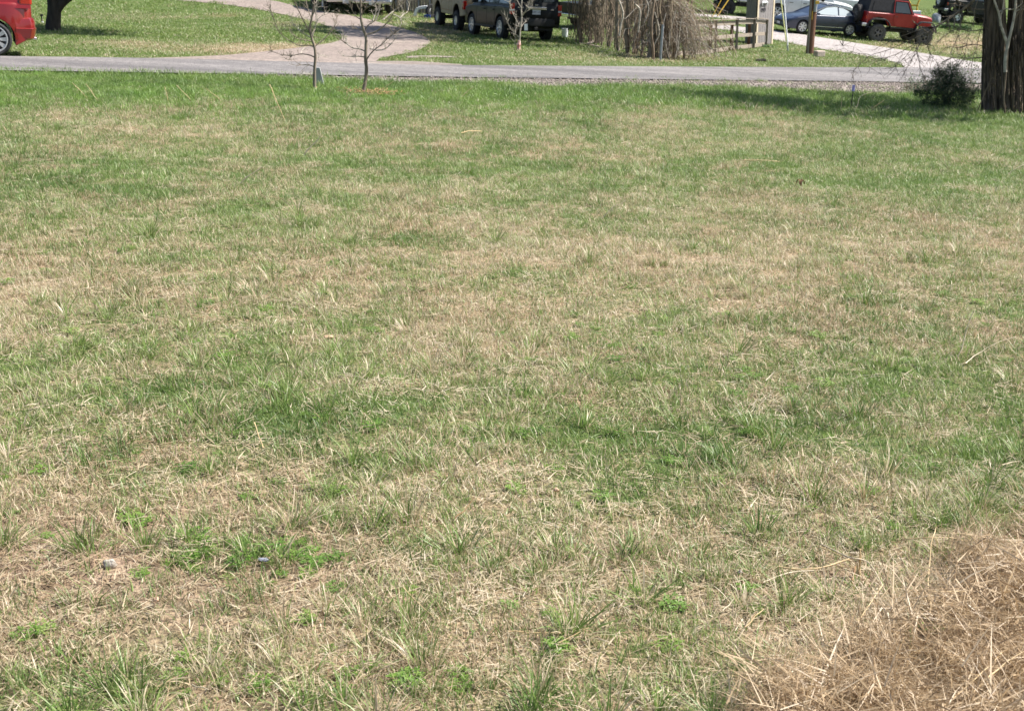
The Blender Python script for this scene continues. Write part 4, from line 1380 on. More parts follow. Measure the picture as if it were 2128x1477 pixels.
T3 = [(365, 1020), (370, 900), (385, 800), (400, 560), (430, 400), (415, 170), (430, 20), (430, -80)]
s3 = sapling("small young tree with red and white trunk wrap and hanging white tag", (1077.7, 105.5), T3, S3, 1040, 0, 9.67, .035, .014, 'palebark')
b3 = G(1077.7, 105.5)
mb = MB(); mb.tube([Vector((0, 0, 0)), P(1077.8, 98, b3.y) - b3, P(1079, 85, b3.y) - b3], [.055, .06, .05], 10)
for a in range(5):
    mb.box((.06 * math.cos(a * 1.3), .05 * math.sin(a * 1.3) - .02, .2), (.06, .04, .05), a)
mb.build("trunk_wrap", M['pinkwrap'], s3, smooth=50)
c3 = P(1093, 57, b3.y - .05) - b3
mb = MB(); mb.box(tuple(c3), (.11, .008, .21)); t_ = mb.build("hanging_tag", M['whiteplastic'], s3)


def foliage(mb, c, rad, n, size, clumps=60):
    cs = []
    for _ in range(clumps):
        while True:
            p = Vector((rng.uniform(-1, 1), rng.uniform(-1, 1), rng.uniform(-1, 1)))
            if .35 < p.length < 1: break
        cs.append((Vector((c[0] + p.x * rad[0], c[1] + p.y * rad[1], c[2] + p.z * rad[2])), rng.uniform(.5, 1.3)))
    for _ in range(n):
        cc, cr = rng.choice(cs)
        q = cc + Vector((rng.gauss(0, 1), rng.gauss(0, 1), rng.gauss(0, .7))) * cr * rad[0] * .14
        d = Vector((rng.gauss(0, 1), rng.gauss(0, 1), rng.gauss(0, 1))).normalized()
        a = d.orthogonal().normalized(); b_ = d.cross(a)
        s = size * rng.uniform(.5, 1.3)
        o = len(mb.v)
        mb.v += [tuple(q - a * s), tuple(q + b_ * s * .5), tuple(q + a * s), tuple(q - b_ * s * .5)]
        mb.f.append((o, o + 1, o + 2, o + 3)); mb.m.append(0)


def big_tree(name, label, base, limbs, bark, crown_c, crown_r, n, size, leaf='leaf', clumps=60):
    b = G(*base)
    e = empty(name, b, label, "tree")
    mb = MB()
    for path, r in limbs:
        q = smooth([p if isinstance(p, Vector) else Vector(p) for p in path(b)], 2)
        m = len(q)
        mb.tube(q, [r[0] + (r[1] - r[0]) * i / (m - 1) for i in range(m)], 14)
    mb.build("trunk", M[bark], e, smooth=60)
    mb = MB()
    top = Vector(limbs[0][0](b)[-1])
    for _ in range(16):
        az = rng.uniform(0, 6.28); q = [top * rng.uniform(.8, 1)]
        for k in range(5):
            q.append(q[-1] + Vector((math.cos(az) * crown_r[0] * .19, math.sin(az) * crown_r[1] * .19, (crown_c[2] - top.z) * .18)) + Vector((rng.gauss(0, .15), rng.gauss(0, .15), rng.gauss(0, .15))))
        mb.tube(q, [.09, .075, .06, .045, .03, .015], 5)
    mb.build("branches", M[bark], e, smooth=60)
    mb = MB(); foliage(mb, crown_c, crown_r, n, size, clumps)
    mb.build("crown", M[leaf], e)
    return e


big_tree("shade_tree", "dark trunked shade tree forking to the right on the left lawn", (109, 64),
         [(lambda b: [(0, 0, -.3), tuple(P(110, 50, b.y) - b), tuple(P(113, 28, b.y) - b), tuple(P(112, 8, b.y) - b), tuple(P(107, -25, b.y) - b), (-.2, .2, 2.6)], (.25, .15)),
          (lambda b: [tuple(P(113, 34, b.y) - b), tuple(P(119, 17, b.y) - b), tuple(P(132, 3, b.y) - b), tuple(P(155, -14, b.y) - b), (1.4, -.1, 2.0)], (.17, .10))],
         'darkbark', (1.6, .2, 4.6), (4.6, 3.6, 1.7), 10000, .17, clumps=90)
big_tree("shade_tree", "rough brown tree trunk among the dead vines right of the black vehicle", (1241, 92),
         [(lambda b: [(0, 0, -.2), (.02, 0, .8), (-.05, 0, 1.8), (.05, .1, 3.2)], (.17, .12))],
         'bark', (-1.8, 1.8, 6.0), (6.2, 7.6, 1.9), 13000, .20, clumps=70)


# shaggy cedar at the right edge
def cedar_tree():
    b = G(2088, 236)
    e = empty("cedar_tree", b, "broad shaggy barked cedar with dark stringy bark at the right edge", "tree")
    stems = []
    px = [(2056, 2056, 2060, .135), (2070, 2066, 2066, .15), (2086, 2080, 2074, .125), (2102, 2106, 2112, .14), (2120, 2122, 2128, .15), (2140, 2146, 2160, .15)]
    for i, (u0, u1, u2, r) in enumerate(px):
        dy = (-.06, .05, -.10, .0, .06, .1)[i]
        q = [P(u0, 244, b.y + dy) - b, P((u0 + u1) / 2, 190, b.y + dy) - b, P(u1, 100, b.y + dy) - b, P(u2, 0, b.y + dy * 2) - b, P(u2 + (u2 - u1), -110, b.y + dy * 4) - b]
        q = smooth(q, 2)
        m = len(q)
        mb = MB()
        o = 0
        mb.tube(q, [r * (1.10 - .30 * k / (m - 1) + .45 * max(0, 1 - k / 2.5)) for k in range(m)], 26)
        # fluted bark: push ribs in and out along the stem
        n = 26
        for k in range(m):
            c = q[k]
            for j in range(n):
                p = Vector(mb.v[k * n + j])
                f = 1 + .20 * math.sin(j * 2.42 + 5.0 * vnoise(k * .22 + i * 9, j * .4)) + rng.uniform(-.06, .06)
                mb.v[k * n + j] = tuple(c + (p - c) * f)
        mb.build("trunk", M['cedarbark'], e, smooth=80)
    # peeling strips
    for k in range(110):
        u0 = rng.uniform(2044, 2135); v0 = rng.uniform(60, 232)
        l_ = rng.uniform(30, 90)
        q = [P(u0 + rng.uniform(-1, 1), v0 + l_ * j / 4, b.y - .17 - .07 * rng.random() + .03 * j * (rng.random() - .5)) - b for j in range(5) if v0 + l_ * j / 4 < 238]
        if len(q) < 3: continue
        mb = MB(); mb.tube(q, [rng.uniform(.004, .014)] * len(q), 4)
        mb.build("bark_strip", M['cedarbark'] if rng.random() < .6 else M['vine'], e, smooth=60)
    mb = MB(); foliage(mb, (-.2, .6, 4.3), (3.4, 3.2, 1.6), 5200, .13, 80)
    mb.build("crown", M['cedar'], e)
    return b, e


cb, ce = cedar_tree()


def pale_sapling():
    b = G(2088, 240); b.y -= .25; b.z = float(H(b.x, b.y))
    Y = b.y - .05
    e = empty("pale_sapling", b, "slim pale barked stems and climbing vine in front of the shaggy cedar", "young tree")
    paths = [([(2089, 150), (2089, 120), (2094, 95), (2100, 70), (2106, 45), (2110, 21), (2112, -15)], .034, 'palebark'),
             ([(2089, 236), (2086, 205), (2088, 180), (2092, 138), (2095, 100), (2099, 75), (2108, 42), (2116, 28), (2128, 10)], .016, 'vine'),
             ([(2094, 95), (2086, 70), (2080, 55), (2077, 30), (2070, 12), (2064, -5)], .028, 'palebark'),
             ([(2077, 25), (2088, 18), (2100, 21), (2112, 18), (2124, 8)], .012, 'palebark'),
             ([(2080, 55), (2079, 35), (2084, 20), (2086, -6)], .012, 'palebark'),
             ([(2088, 18), (2087, 8), (2088, -8)], .010, 'palebark'),
             ([(2110, 25), (2122, 18), (2140, 0)], .014, 'palebark'), ([(2120, 60), (2122, 30), (2130, 10)], .014, 'vine'),
             ([(2028, 238), (2040, 210), (2052, 180), (2062, 162)], .010, 'vine')]
    for q, r, m in paths:
        q = smooth(trace(q, Y, b, -.05), 1)
        n = len(q)
        mb = MB(); mb.tube(q, [r * (1.1 - .5 * i / (n - 1)) for i in range(n)], 8)
        if r < .03: twigs(mb, q, r * .3, 4, .15, lvl=0)
        mb.build("stem" if r > .02 else "vine", M[m], e, smooth=60)


pale_sapling()


def hanging_limb():
    b = cb
    Y = b.y - .1
    mains = [([(2050, -30), (2020, 5), (1990, 28), (1962, 45), (1934, 64), (1912, 84)], .035),
             ([(2050, 20), (2025, 20), (2000, 8), (1985, 0), (1970, -20)], .02),
             ([(1996, 6), (1992, 25), (1998, 50), (1990, 80), (1975, 110)], .012), ([(2032, 0), (2024, 25), (2026, 40), (2016, 62), (2010, 85), (2004, 120)], .012),
             ([(1934, 64), (1890, 85), (1861, 98), (1835, 108), (1809, 114), (1788, 133), (1770, 152)], .009),
             ([(1912, 84), (1880, 105), (1852, 118), (1829, 121), (1806, 140)], .008), ([(1905, 90), (1890, 108), (1876, 125), (1858, 140)], .007),
             ([(1907, 88), (1902, 110), (1894, 128), (1880, 150)], .007), ([(1905, 90), (1906, 108), (1910, 130), (1915, 150), (1922, 160)], .008), ([(1930, 66), (1925, 90), (1935, 115), (1950, 135)], .008),
             ([(1960, 46), (1900, 66), (1861, 80), (1840, 92)], .008), ([(2048, 60), (2020, 66), (1990, 60), (1965, 72), (1948, 90)], .012), ([(2045, 95), (2015, 92), (1995, 100), (1970, 96)], .010),
             ([(1809, 114), (1778, 110), (1756, 104), (1750, 92)], .005), ([(2047, 40), (2035, 70), (2030, 100), (2018, 130)], .008), ([(2040, 120), (2010, 122), (1985, 118), (1962, 126)], .012)]
    for q, r in mains:
        q = smooth(trace(q, Y, b, rng.uniform(-.5, .3)), 1)
        n = len(q)
        mb = MB(); mb.tube(q, [r * (1 - .7 * i / (n - 1)) for i in range(n)], 5)
        twigs(mb, q, max(r * .4, .004), 16, .32, up=-.35, lvl=1)
        mb.build("bare_branch", M['bark'], ce, smooth=60)


hanging_limb()


def bush():
    b = G(1965, 226)
    e = empty("cedar_bush", b, "small dark green cedar bush left of the shaggy cedar trunk", "bush")
    mb = MB()
    for k in range(9):
        az = rng.uniform(0, 6.28); h = rng.uniform(.4, .72)
        mb.tube([(0, 0, -.03), (math.cos(az) * .1, math.sin(az) * .1, h * .5), (math.cos(az) * .25, math.sin(az) * .2, h)], [.018, .012, .005], 5)
    mb.build("stem", M['bark'], e)
    mb = MB()
    cl = [(0, 0, .60, .20), (-.12, 0, .50, .2), (.12, .05, .55, .18), (.2, 0, .42, .18), (-.28, -.05, .34, .16), (-.42, -.1, .28, .11), (-.54, -.1, .30, .07), (.05, -.1, .36, .22), (-.1, -.1, .2, .2), (.2, -.1, .2, .18), (.32, .1, .30, .12), (-.05, .2, .4, .2), (.05, 0, .74, .10), (-.2, 0, .66, .09),
          (.42, .1, .18, .12), (-.3, 0, .12, .12), (.5, .0, .3, .09), (.15, -.1, .08, .2), (-.12, -.1, .06, .2)]
    for cx, cy, cz, cr in cl:
        for k in range(int(560 * cr / .15)):
            d = Vector((rng.gauss(0, 1), rng.gauss(0, 1), rng.gauss(0, .8)))
            q = Vector((cx, cy, cz)) + d * cr * .48
            if q.z < 0: continue
            t = (d.normalized() + Vector((rng.gauss(0, .4), rng.gauss(0, .4), rng.gauss(.35, .4)))).normalized()
            s = t.orthogonal().normalized() * rng.uniform(.003, .007)
            l_ = rng.uniform(.02, .05)
            o = len(mb.v)
            mb.v += [tuple(q - s), tuple(q + s), tuple(q + t * l_ + s * .5), tuple(q + t * l_ - s * .5)]
            mb.f.append((o, o + 1, o + 2, o + 3)); mb.m.append(0)
    mb.build("foliage", M['cedar'], e)
    e.scale = (1.18, 1.18, 1.12)


bush()


def belt():  # unseen trees, added so the car paint reflects dark foliage instead of sky
    spots = [(-62, 38), (-58, 62), (-52, 84), (-44, 98), (-33, 103), (-22, 100), (-11, 106), (0, 101), (12, 108), (24, 104), (37, 109), (52, 104), (64, 88), (-30, -28), (-10, -36), (14, -32), (34, -24)]
    first = None
    for i, (x, y) in enumerate(spots):
        if first is None:
            o0 = Vector((x, y, float(H(x, y))))
            e = empty("added_reflection_tree", o0, "broad leafy tree added out of view to darken the sky reflected in the cars", "tree", "unseen trees added for the car reflections")
            mb = MB(); mb.tube([(0, 0, -.4), (0.1, 0, 1.5), (-.1, .1, 3.2), (0, 0, 5)], [.32, .26, .22, .14], 10)
            t = mb.build("trunk", M['bark'], e, smooth=60)
            mb = MB(); foliage(mb, (0, 0, 5.6), (4.8, 4.8, 4.0), 3200, .42, 70)
            c = mb.build("crown", M['leaf'], e)
            first = (e, t, c)
        else:
            e = first[0].copy(); COL.objects.link(e)
            for p in first[1:]:
                q = p.copy(); COL.objects.link(q); q.parent = e
        e.location = (x, y, float(H(x, y))); e.rotation_euler = (0, 0, i * 1.7)
        s = (1.0, 1.25, .9, 1.15)[i % 4]; e.scale = (s, s, s)


belt()


def scrub():
    for (u, v, lab, w, h_) in ((2010, 205, "sparse twiggy scrub with small leaves between the cedar bush and the cedar trunk", .55, .95), (1922, 192, "thin leafless scrub stems at the left side of the cedar bush", .5, .45)):
        b = G(u, v)
        e = empty("scrub_bush", b, lab, "bush")
        ms = MB(); ml = MB()
        for k in range(44):
            x0 = rng.uniform(-w, w); q = [Vector((x0, rng.uniform(-.3, .3), -.02))]
            d = Vector((rng.gauss(0, .25), rng.gauss(0, .2), 1)).normalized()
            hh = h_ * rng.uniform(.4, 1.1)
            for j in range(5):
                d = (d + Vector((rng.gauss(0, .2), rng.gauss(0, .2), 0))).normalized()
                q.append(q[-1] + d * hh / 5)
            ms.tube(q, [.006, .005, .004, .003, .003, .002], 4, cap=False)
            twigs(ms, q, .0025, 5, .2, lvl=0)
            for j in range(20):
                p = q[rng.randrange(2, 6)] + Vector((rng.gauss(0, .08), rng.gauss(0, .08), rng.gauss(0, .08)))
                t = Vector((rng.gauss(0, 1), rng.gauss(0, 1), rng.gauss(0, .6))).normalized(); s = t.orthogonal().normalized()
                l_ = rng.uniform(.014, .034); o = len(ml.v)
                ml.v += [tuple(p - t * l_), tuple(p + s * l_ * .5), tuple(p + t * l_), tuple(p - s * l_ * .5)]
                ml.f.append((o, o + 1, o + 2, o + 3)); ml.m.append(0)
        ms.build("stems", M['bark'], e); ml.build("leaves", M['cedar'], e)


scrub()


# ------------------------------------------------------------------ vine thicket on the old fence
def thicket():
    line = [G(1186, 90), G(1230, 93), G(1264, 100), G(1300, 110), G(1345, 118), G(1380, 124), G(1430, 122), G(1475, 118)]
    o = line[0].copy()
    e = empty("vine_thicket", o, "tangled dead brown vines and stems smothering the old fence in the centre right", "vine thicket")

    def along(t):
        t = max(0, min(.9999, t)) * (len(line) - 1); i = int(t)
        p = line[i].lerp(line[i + 1], t - i)
        p.z = float(H(p.x, p.y)); return p
    for u, v, r in ((1196, 90, .03), (1250, 97, .035), (1278, 105, .03), (1388, 124, .03), (1440, 121, .03), (1208, 90, .07), (1223, 93, .06), (1264, 101, .09), (1286, 108, .07), (1304, 112, .08), (1319, 113, .10), (1333, 116, .05), (1357, 126, .045), (1347, 119, .06), (1404, 121, .05), (1422, 122, .045)):
        b = G(u, v) - o
        q = [b + Vector((0, 0, -.05))]
        for k in range(6):
            q.append(q[-1] + Vector((rng.gauss(0, .05), rng.gauss(0, .05), .42)))
        q = smooth(q, 1)
        mb = MB(); mb.tube(q, [r * rng.uniform(.8, 1.1) for _ in q], 9)
        mb.build("stem", M['vine'] if rng.random() < .6 else M['bark'], e, smooth=60)
    # hanging and climbing vines
    for part in range(3):
        mb = MB()
        for k in range(230):
            t = rng.random() ** .9 * .78
            p = along(t) - o + Vector((rng.gauss(0, .14), rng.gauss(0, .2), 0))
            z0 = rng.uniform(0, .5) if rng.random() < .7 else rng.uniform(.6, 1.2)
            z1 = rng.uniform(1.2, 2.5)
            q = []
            x, y = p.x, p.y
            for j in range(8):
                z = z0 + (z1 - z0) * j / 7
                q.append(Vector((x, y, p.z + z)))
                x += rng.gauss(0, .045); y += rng.gauss(0, .04)
            r = rng.choice((.004, .006, .009, .015))
            mb.tube(q, r, 4, cap=False)
        tag(mb.build("vines", M[('vine', 'bark', 'tanvine')[part]], e, smooth=60), kind='stuff')
    # arching stems of the right-hand hump
    for part in range(3):
        mb = MB()
        for k in range(170):
            c = along(rng.uniform(.62, .84)) - o
            az = rng.gauss(0, .9) if rng.random() < .8 else rng.uniform(0, 6.28)
            Rr = rng.uniform(.1, 1.9) ; top = rng.uniform(.5, 2.2); wb_ = rng.uniform(.05, .15); dx = dy = 0.0
            q = []
            for j in range(9):
                s = j / 8
                rad = Rr * s
                z = top * (1 - (s * rng.uniform(.85, 1.05)) ** 2.2) + .05
                dx += rng.gauss(0, wb_); dy += rng.gauss(0, wb_)
                q.append(c + Vector((math.cos(az) * rad + dx, math.sin(az) * rad * .5 + dy, max(z + rng.gauss(0, wb_ * .8), .03))))
                if z < .3 and rng.random() < .3 and j > 3: break
            mb.tube(q, rng.choice((.003, .004, .005, .009)), 4, cap=False)
        tag(mb.build("arching_stems", M[('vine', 'tanvine', 'palebark')[part]], e, smooth=60), kind='stuff')
    # a few big pale stems one can follow
    Y = G(1365, 124).y - .2
    for q, r in (([(1343, 0), (1349, 15), (1345, 35), (1338, 48)], .014), ([(1360, 26), (1368, 50), (1371, 72), (1362, 88), (1356, 105), (1355, 120)], .018), ([(1384, 28), (1379, 45), (1377, 62)], .014),
                 ([(1405, 22), (1397, 50), (1390, 75), (1391, 95)], .012), ([(1286, 0), (1291, 14), (1296, 30), (1290, 52), (1287, 75)], .03), ([(1416, 40), (1412, 70), (1408, 110)], .014), ([(1383, 85), (1387, 110), (1392, 127)], .012),
                 ([(1320, 10), (1331, 20), (1329, 45), (1326, 68)], .03)):
        q = smooth(trace(q, Y, o, rng.uniform(-.1, .2)), 1)
        mb = MB(); mb.tube(q, r, 6)
        mb.build("stem", M['palebark'], e, smooth=60)


thicket()

# things in and around the thicket
b = G(1372, 128)
mb = MB(); t = P(1377.5, 52, b.y) - b
mb.tube([(0, 0, -.1), t * .5, t], .04, 12)
o = mb.build("metal_post", M['steel'], smooth=50); o.location = b
tag(o, "bare grey metal pipe post standing in front of the dead vines", "post")

b = G(1338, 114)
e = empty("metal_rack", b, "black square metal frame with a round hoop under the dead vines", "frame")
part_box("frame", M['black'], e, [((-.27, 0, .3), (.03, .03, .62)), ((.27, 0, .3), (.03, .03, .62)), ((0, 0, .02), (.56, .03, .03)), ((0, 0, .60), (.56, .03, .03))], .003)
mb = MB()
mb.tube([(.02 + .25 * math.cos(a * math.pi / 12), -.05, .38 + .3 * math.sin(a * math.pi / 12)) for a in range(-10, 14)], .025, 8)
mb.build("hoop", M['tyre'], e, smooth=50)

b = G(1170, 78)
mb = MB(); mb.lathe([(0, 0.001), (0, .12), (.36, .15), (.38, .155), (.38, .14), (.05, .11), (.05, .001)], 24, 'z')
o = mb.build("bucket", M['whiteplastic'], smooth=40); o.location = b + Vector((.08, 0, 0))
tag(o, "white plastic bucket on the grass by the black vehicle's right rear wheel", "bucket")

for i, (p0, p1, lab, dz) in enumerate((((1206, 91), (1246, 99.5), "long weathered grey plank lying on the lawn by the vines", .03), ((1222, 96), (1234, 90), "short pale plank lying across the long grey one", .09))):
    a = G(*p0); c = G(*p1)
    mb = MB(); mb.beam(a - a + Vector((0, 0, dz)), c - a + Vector((0, 0, dz)), .14, .04)
    o = mb.build("plank", M['wood'], bevel=.005); o.location = a
    tag(o, lab, "plank", "planks on the lawn")

# weeds by the fence
def weeds(uv, label, n, h, col):
    b = G(*uv)
    mb = MB()
    for k in range(n):
        x, y = rng.gauss(0, .18), rng.gauss(0, .12)
        az = rng.uniform(0, 6.28); l_ = h * rng.uniform(.4, 1.1); w = rng.uniform(.006, .016)
        p = Vector((x, y, 0)); d = Vector((math.cos(az) * .35, math.sin(az) * .35, 1)).normalized(); s = Vector((-math.sin(az), math.cos(az), 0)) * w
        o = len(mb.v)
        mb.v += [tuple(p - s * .6), tuple(p + s * .6), tuple(p + d * l_ * .5 + s), tuple(p + d * l_ * .5 - s), tuple(p + d * l_ + Vector((math.cos(az), math.sin(az), 0)) * l_ * .35)]
        mb.f += [(o, o + 1, o + 2, o + 3), (o + 3, o + 2, o + 4)]; mb.m += [0, 0]
    ob = mb.build("weed_clump", M[col]); ob.location = b
    tag(ob, label, "weeds", "leafy weeds beyond the road")


M['weed'] = simple("fresh_weed_leaf", (0.05, 0.12, 0.025), 0.6, var=0.3, scale=8)
M['dryweed'] = simple("olive_weed_leaf", (0.12, 0.11, 0.04), 0.7, var=0.3, scale=8)
weeds((1163, 84), "bright green weeds in front of the white bucket", 140, .22, 'weed')
weeds((1200, 87), "low dark green weeds left of the long plank", 120, .14, 'weed')
weeds((1222, 86), "green weeds at the foot of the first vine stems", 120, .14, 'weed')
weeds((1508, 107), "yellowish weed clump against the bottom fence rail", 160, .26, 'dryweed')
weeds((1517, 103), "greener weed clump beside the yellowish one at the fence", 120, .22, 'weed')
weeds((1592, 99), "short grass clump at the foot of the gate pillar", 90, .15, 'weed')
weeds((1965, 60), "bright green weeds in front of the black off-road vehicle", 260, .35, 'weed')
weeds((1985, 62), "bright green weeds below the white ringed wheel", 260, .35, 'weed')
weeds((2005, 63), "bright green weeds beside the cedar trunk in the distance", 240, .33, 'weed')


def lump(name, label, cat, uv, size, mat, h=.0, group=None, seed=0, rz=0.0, sink=.25):
    import bmesh
    b = G(*uv)
    bm = bmesh.new(); bmesh.ops.create_icosphere(bm, subdivisions=3, radius=1)
    for v in bm.verts:
        c = v.co.copy()
        f = 1 + .34 * (float(fbm(c.x * 1.5 + seed * 7, c.y * 1.5 + c.z * 1.3 + seed, 2)) - .5) * 2
        # facet it a little
        for ax in (Vector((1, .3, .2)).normalized(), Vector((-.5, 1, .3)).normalized(), Vector((-.2, -.8, .6)).normalized(), Vector((0, .1, 1))):
            dd = v.co.dot(ax)
            if dd > .72: v.co -= ax * (dd - .72) * .9
        v.co *= f
        v.co = Vector((v.co.x * size[0] / 2, v.co.y * size[1] / 2, v.co.z * size[2] / 2))
    me = bpy.data.meshes.new(name); bm.to_mesh(me); bm.free()
    me.materials.append(M[mat])
    me.polygons.foreach_set("use_smooth", [True] * len(me.polygons)); me.set_sharp_from_angle(angle=R(30))
    o = bpy.data.objects.new(name, me); COL.objects.link(o)
    o.location = b + Vector((0, 0, size[2] * (.5 - sink) + h)); o.rotation_euler = (0, 0, rz)
    tag(o, label, cat, group)
    return o


lump("stone", "pale angular stone on the bare straw at the lower left", "stone", (230, 1182), (.048, .035, .036), 'stone', .012, "stones in the field", 1)
lump("stone", "flat blue-grey stone right of the clover patch", "stone", (549, 1174), (.042, .026, .012), 'greystone', .018, "stones in the field", 2)
lump("stone", "small peach coloured pebble between tufts below the pale stone", "stone", (326, 1262), (.019, .017, .018), 'tanstone', .024, "stones in the field", 3)
lump("stone", "round grey-tan pebble left of the dark green tuft at the lower right", "stone", (1536, 1200), (.022, .02, .018), 'stone', .018, "stones in the field", 4)
lump("stone", "flat pale stone in the dry grass left of the centre", "stone", (684, 708), (.06, .04, .018), 'tanstone', .02, "stones in the field", 5)
lump("stone", "small tan pebble just below the centre of the field", "stone", (1156, 1030), (.024, .02, .018), 'tanstone', .022, "stones in the field", 6)
lump("stone", "tiny white pebble among the grass at the lower right", "stone", (1745, 1336), (.011, .01, .01), 'whiteplastic', .022, "stones in the field", 7)
lump("dirt_clod", "dark clod of debris on the grass between the fence and the road", "clod", (1580, 128), (.42, .2, .14), 'dirtclod', 0, None, 8)
lump("stone", "reddish stone at the foot of the dark shade tree", "stone", (104, 63), (.12, .1, .2), 'blockpink', 0, "stones on the lawns", 9)

b = G(1702, 119)
mb = MB(); mb.box((0, 0, .12), (.38, .30, .25), .35)
o = mb.build("concrete_block", M['blockpink'], bevel=.04); o.location = b
tag(o, "pinkish concrete block lying beside the utility pole", "block")

# curled brown leaf
b = G(1663, 392)
mb = MB()
for k in range(3):
    az = k * 2.1 + .4
    q = [Vector((0, 0, .05)) + Vector((math.cos(az) * s * .05, math.sin(az) * s * .05, .05 * math.sin(s * 3))) for s in (0, .4, .8, 1.2)]
    for i in range(3):
        w = (.012, .022, .016, .002)
        s_ = Vector((-math.sin(az), math.cos(az), .3))
        o_ = len(mb.v)
        mb.v += [tuple(q[i] - s_ * w[i]), tuple(q[i] + s_ * w[i]), tuple(q[i + 1] + s_ * w[i + 1]), tuple(q[i + 1] - s_ * w[i + 1])]
        mb.f.append((o_, o_ + 1, o_ + 2, o_ + 3)); mb.m.append(0)
o = mb.build("dead_leaf", M['brownleaf']); o.location = b
tag(o, "curled dark brown dead leaf caught on the grass at the upper right", "leaf")

# marker behind the left sapling, stake with cap
b = G(661, 178)
mb = MB()
for z, w in ((-.02, .125), (.30, .04), (.33, .03)):
    for sx, sy in ((-1, -1), (1, -1), (1, 1), (-1, 1)):
        mb.v.append((sx * w + z * .05, sy * .02, z))
for i in range(2):
    for k in range(4):
        mb.f.append((i * 4 + k, i * 4 + (k + 1) % 4, i * 4 + 4 + (k + 1) % 4, i * 4 + 4 + k)); mb.m.append(0)
mb.f.append((8, 9, 10, 11)); mb.m.append(0)
o = mb.build("marker", M['greymetal'], bevel=.006); o.location = b
tag(o, "tapered light grey marker standing behind the left sapling", "marker")

b = G(1767, 230)
e = empty("stake", b, "thin dark stake with a lilac cap at the edge of the verge", "stake")
t = P(1773, 188, b.y) - b
mb = MB(); mb.tube([(0, 0, -.05), t], .009, 6); mb.build("rod", M['black'], e)
mb = MB(); mb.tube([t * .96, t * 1.26], [.028, .030], 10); mb.build("cap", M['purple'], e, smooth=40)

b = G(88, 49)
e = empty("garden_stake", b, "short dark garden stake with pale foot left of the shade tree", "stake")
part_box("rod", M['black'], e, [((0, 0, .15), (.04, .04, .3)), ((0, 0, .27), (.09, .06, .07))])
part_box("foot", M['whiteplastic'], e, [((0, 0, .03), (.08, .06, .06))])
b = G(63.5, 8.5)
mb = MB(); mb.tube([(0, 0, -.1), (0, 0, .6)], .045, 10)
o = mb.build("white_pipe", M['whiteplastic'], smooth=50); o.location = b
tag(o, "short upright white pipe on the lawn behind the red car", "pipe")

# white plastic table on its side, blue crate, old tyre
b = G(876, 35)
mb = MB()
Y = b.y
q = smooth([P(u, v, Y) - b for u, v in ((862, 35), (865, 22), (870, 17), (880, 15.5), (891, 15), (892, 21), (886, 35))], 1)
for i in range(len(q) - 1):
    a, c = q[i], q[i + 1]
    mb.beam(a, c, .5, .05, up=(0, 1, 0)) if False else mb.beam(a, c, .5, .13)
o = mb.build("plastic_table", M['whiteplastic'], bevel=.01); o.location = b
tag(o, "white moulded plastic table lying by the far fence left of the beige truck", "table")
b = G(888, 38.5)
e = empty("crate", b, "blue plastic crate on the grass beside the white plastic table", "crate")
part_box("side", M['bluebin'], e, [((0, -.15, .08), (.30, .02, .16)), ((0, .15, .08), (.30, .02, .16))], .004)
part_box("end", M['bluebin'], e, [((-.14, 0, .08), (.02, .28, .16)), ((.14, 0, .08), (.02, .28, .16))], .004)
part_box("bottom", M['bluebin'], e, [((0, 0, .01), (.26, .28, .02))])
b = G(898, 37)
mb = MB()
for k in range(25):
    pass
mb.lathe([(-.08, .17), (-.09, .2), (-.09, .29), (-.06, .315), (0, .32), (.06, .315), (.09, .29), (.09, .2), (.08, .17), (-.08, .17)], 28, 'y', (0, 0, .32))
o = mb.build("old_tyre", M['tyre'], smooth=50); o.location = b; o.rotation_euler = (0, 0, R(30))
tag(o, "old dusty tyre standing on edge in front of the beige truck", "tyre")

# far board fence
a = G(800, 21); c = G(918, 31)
e = empty("board_fence", a, "brown vertical board fence behind the beige truck and silver pickup", "fence")
d = c - a; L_ = math.hypot(d.x, d.y); n = int(L_ / .15)
mb = MB()
for i in range(n):
    p = a.lerp(c, (i + .5) / n); z = float(H(p.x, p.y))
    hh = 1.8 + rng.uniform(-.05, .05)
    mb.box((p.x - a.x, p.y - a.y, z - a.z + hh / 2 - .05), (.138, .022, hh), math.atan2(d.y, d.x) + rng.uniform(-.03, .03))
tag(mb.build("boards", M['postwood'], e), kind='stuff')
for i in range(6):
    p = a.lerp(c, i / 5); z = float(H(p.x, p.y))
    part_box("post", M['steel'], e, [((p.x - a.x, p.y - a.y - .05, z - a.z + .95), (.06, .06, 2.0))])

# yellow frame, white box and silver heap behind the red jeep
b = G(1897, 30)
e = empty("yellow_rack", b, "yellow triangular metal frame at the top edge behind the red off-road vehicle", "frame")
s_ = b.y / FPX
mb = MB(); Yb = b.y
for q in ([(1887, -14), (1889, 2), (1893, 11)], [(1912, -14), (1911, 0), (1906, 11)], [(1891, 11), (1908, 12)], [(1894, 11), (1892, 32)], [(1905, 11), (1907, 32)]):
    mb.tube([P(u, v, Yb) - b for u, v in q], .05, 8)
mb.build("frame", M['yellow'], e, smooth=50)
b = G(1896, 38)
mb = MB(); mb.box((0, 0, .19), (.85, .5, .36), .05)
mb.box((0, 0, .39), (.88, .53, .06), .05)
o = mb.build("cooler_box", M['whiteplastic'], bevel=.03); o.location = b + Vector((0, 0, .0))
tag(o, "white storage box behind the red vehicle's bonnet", "box")
lump("tarp_heap", "crumpled silver heap left of the black off-road vehicle", "heap", (1945, 48), (.55, .5, .8), 'tarp', 0, None, 12)

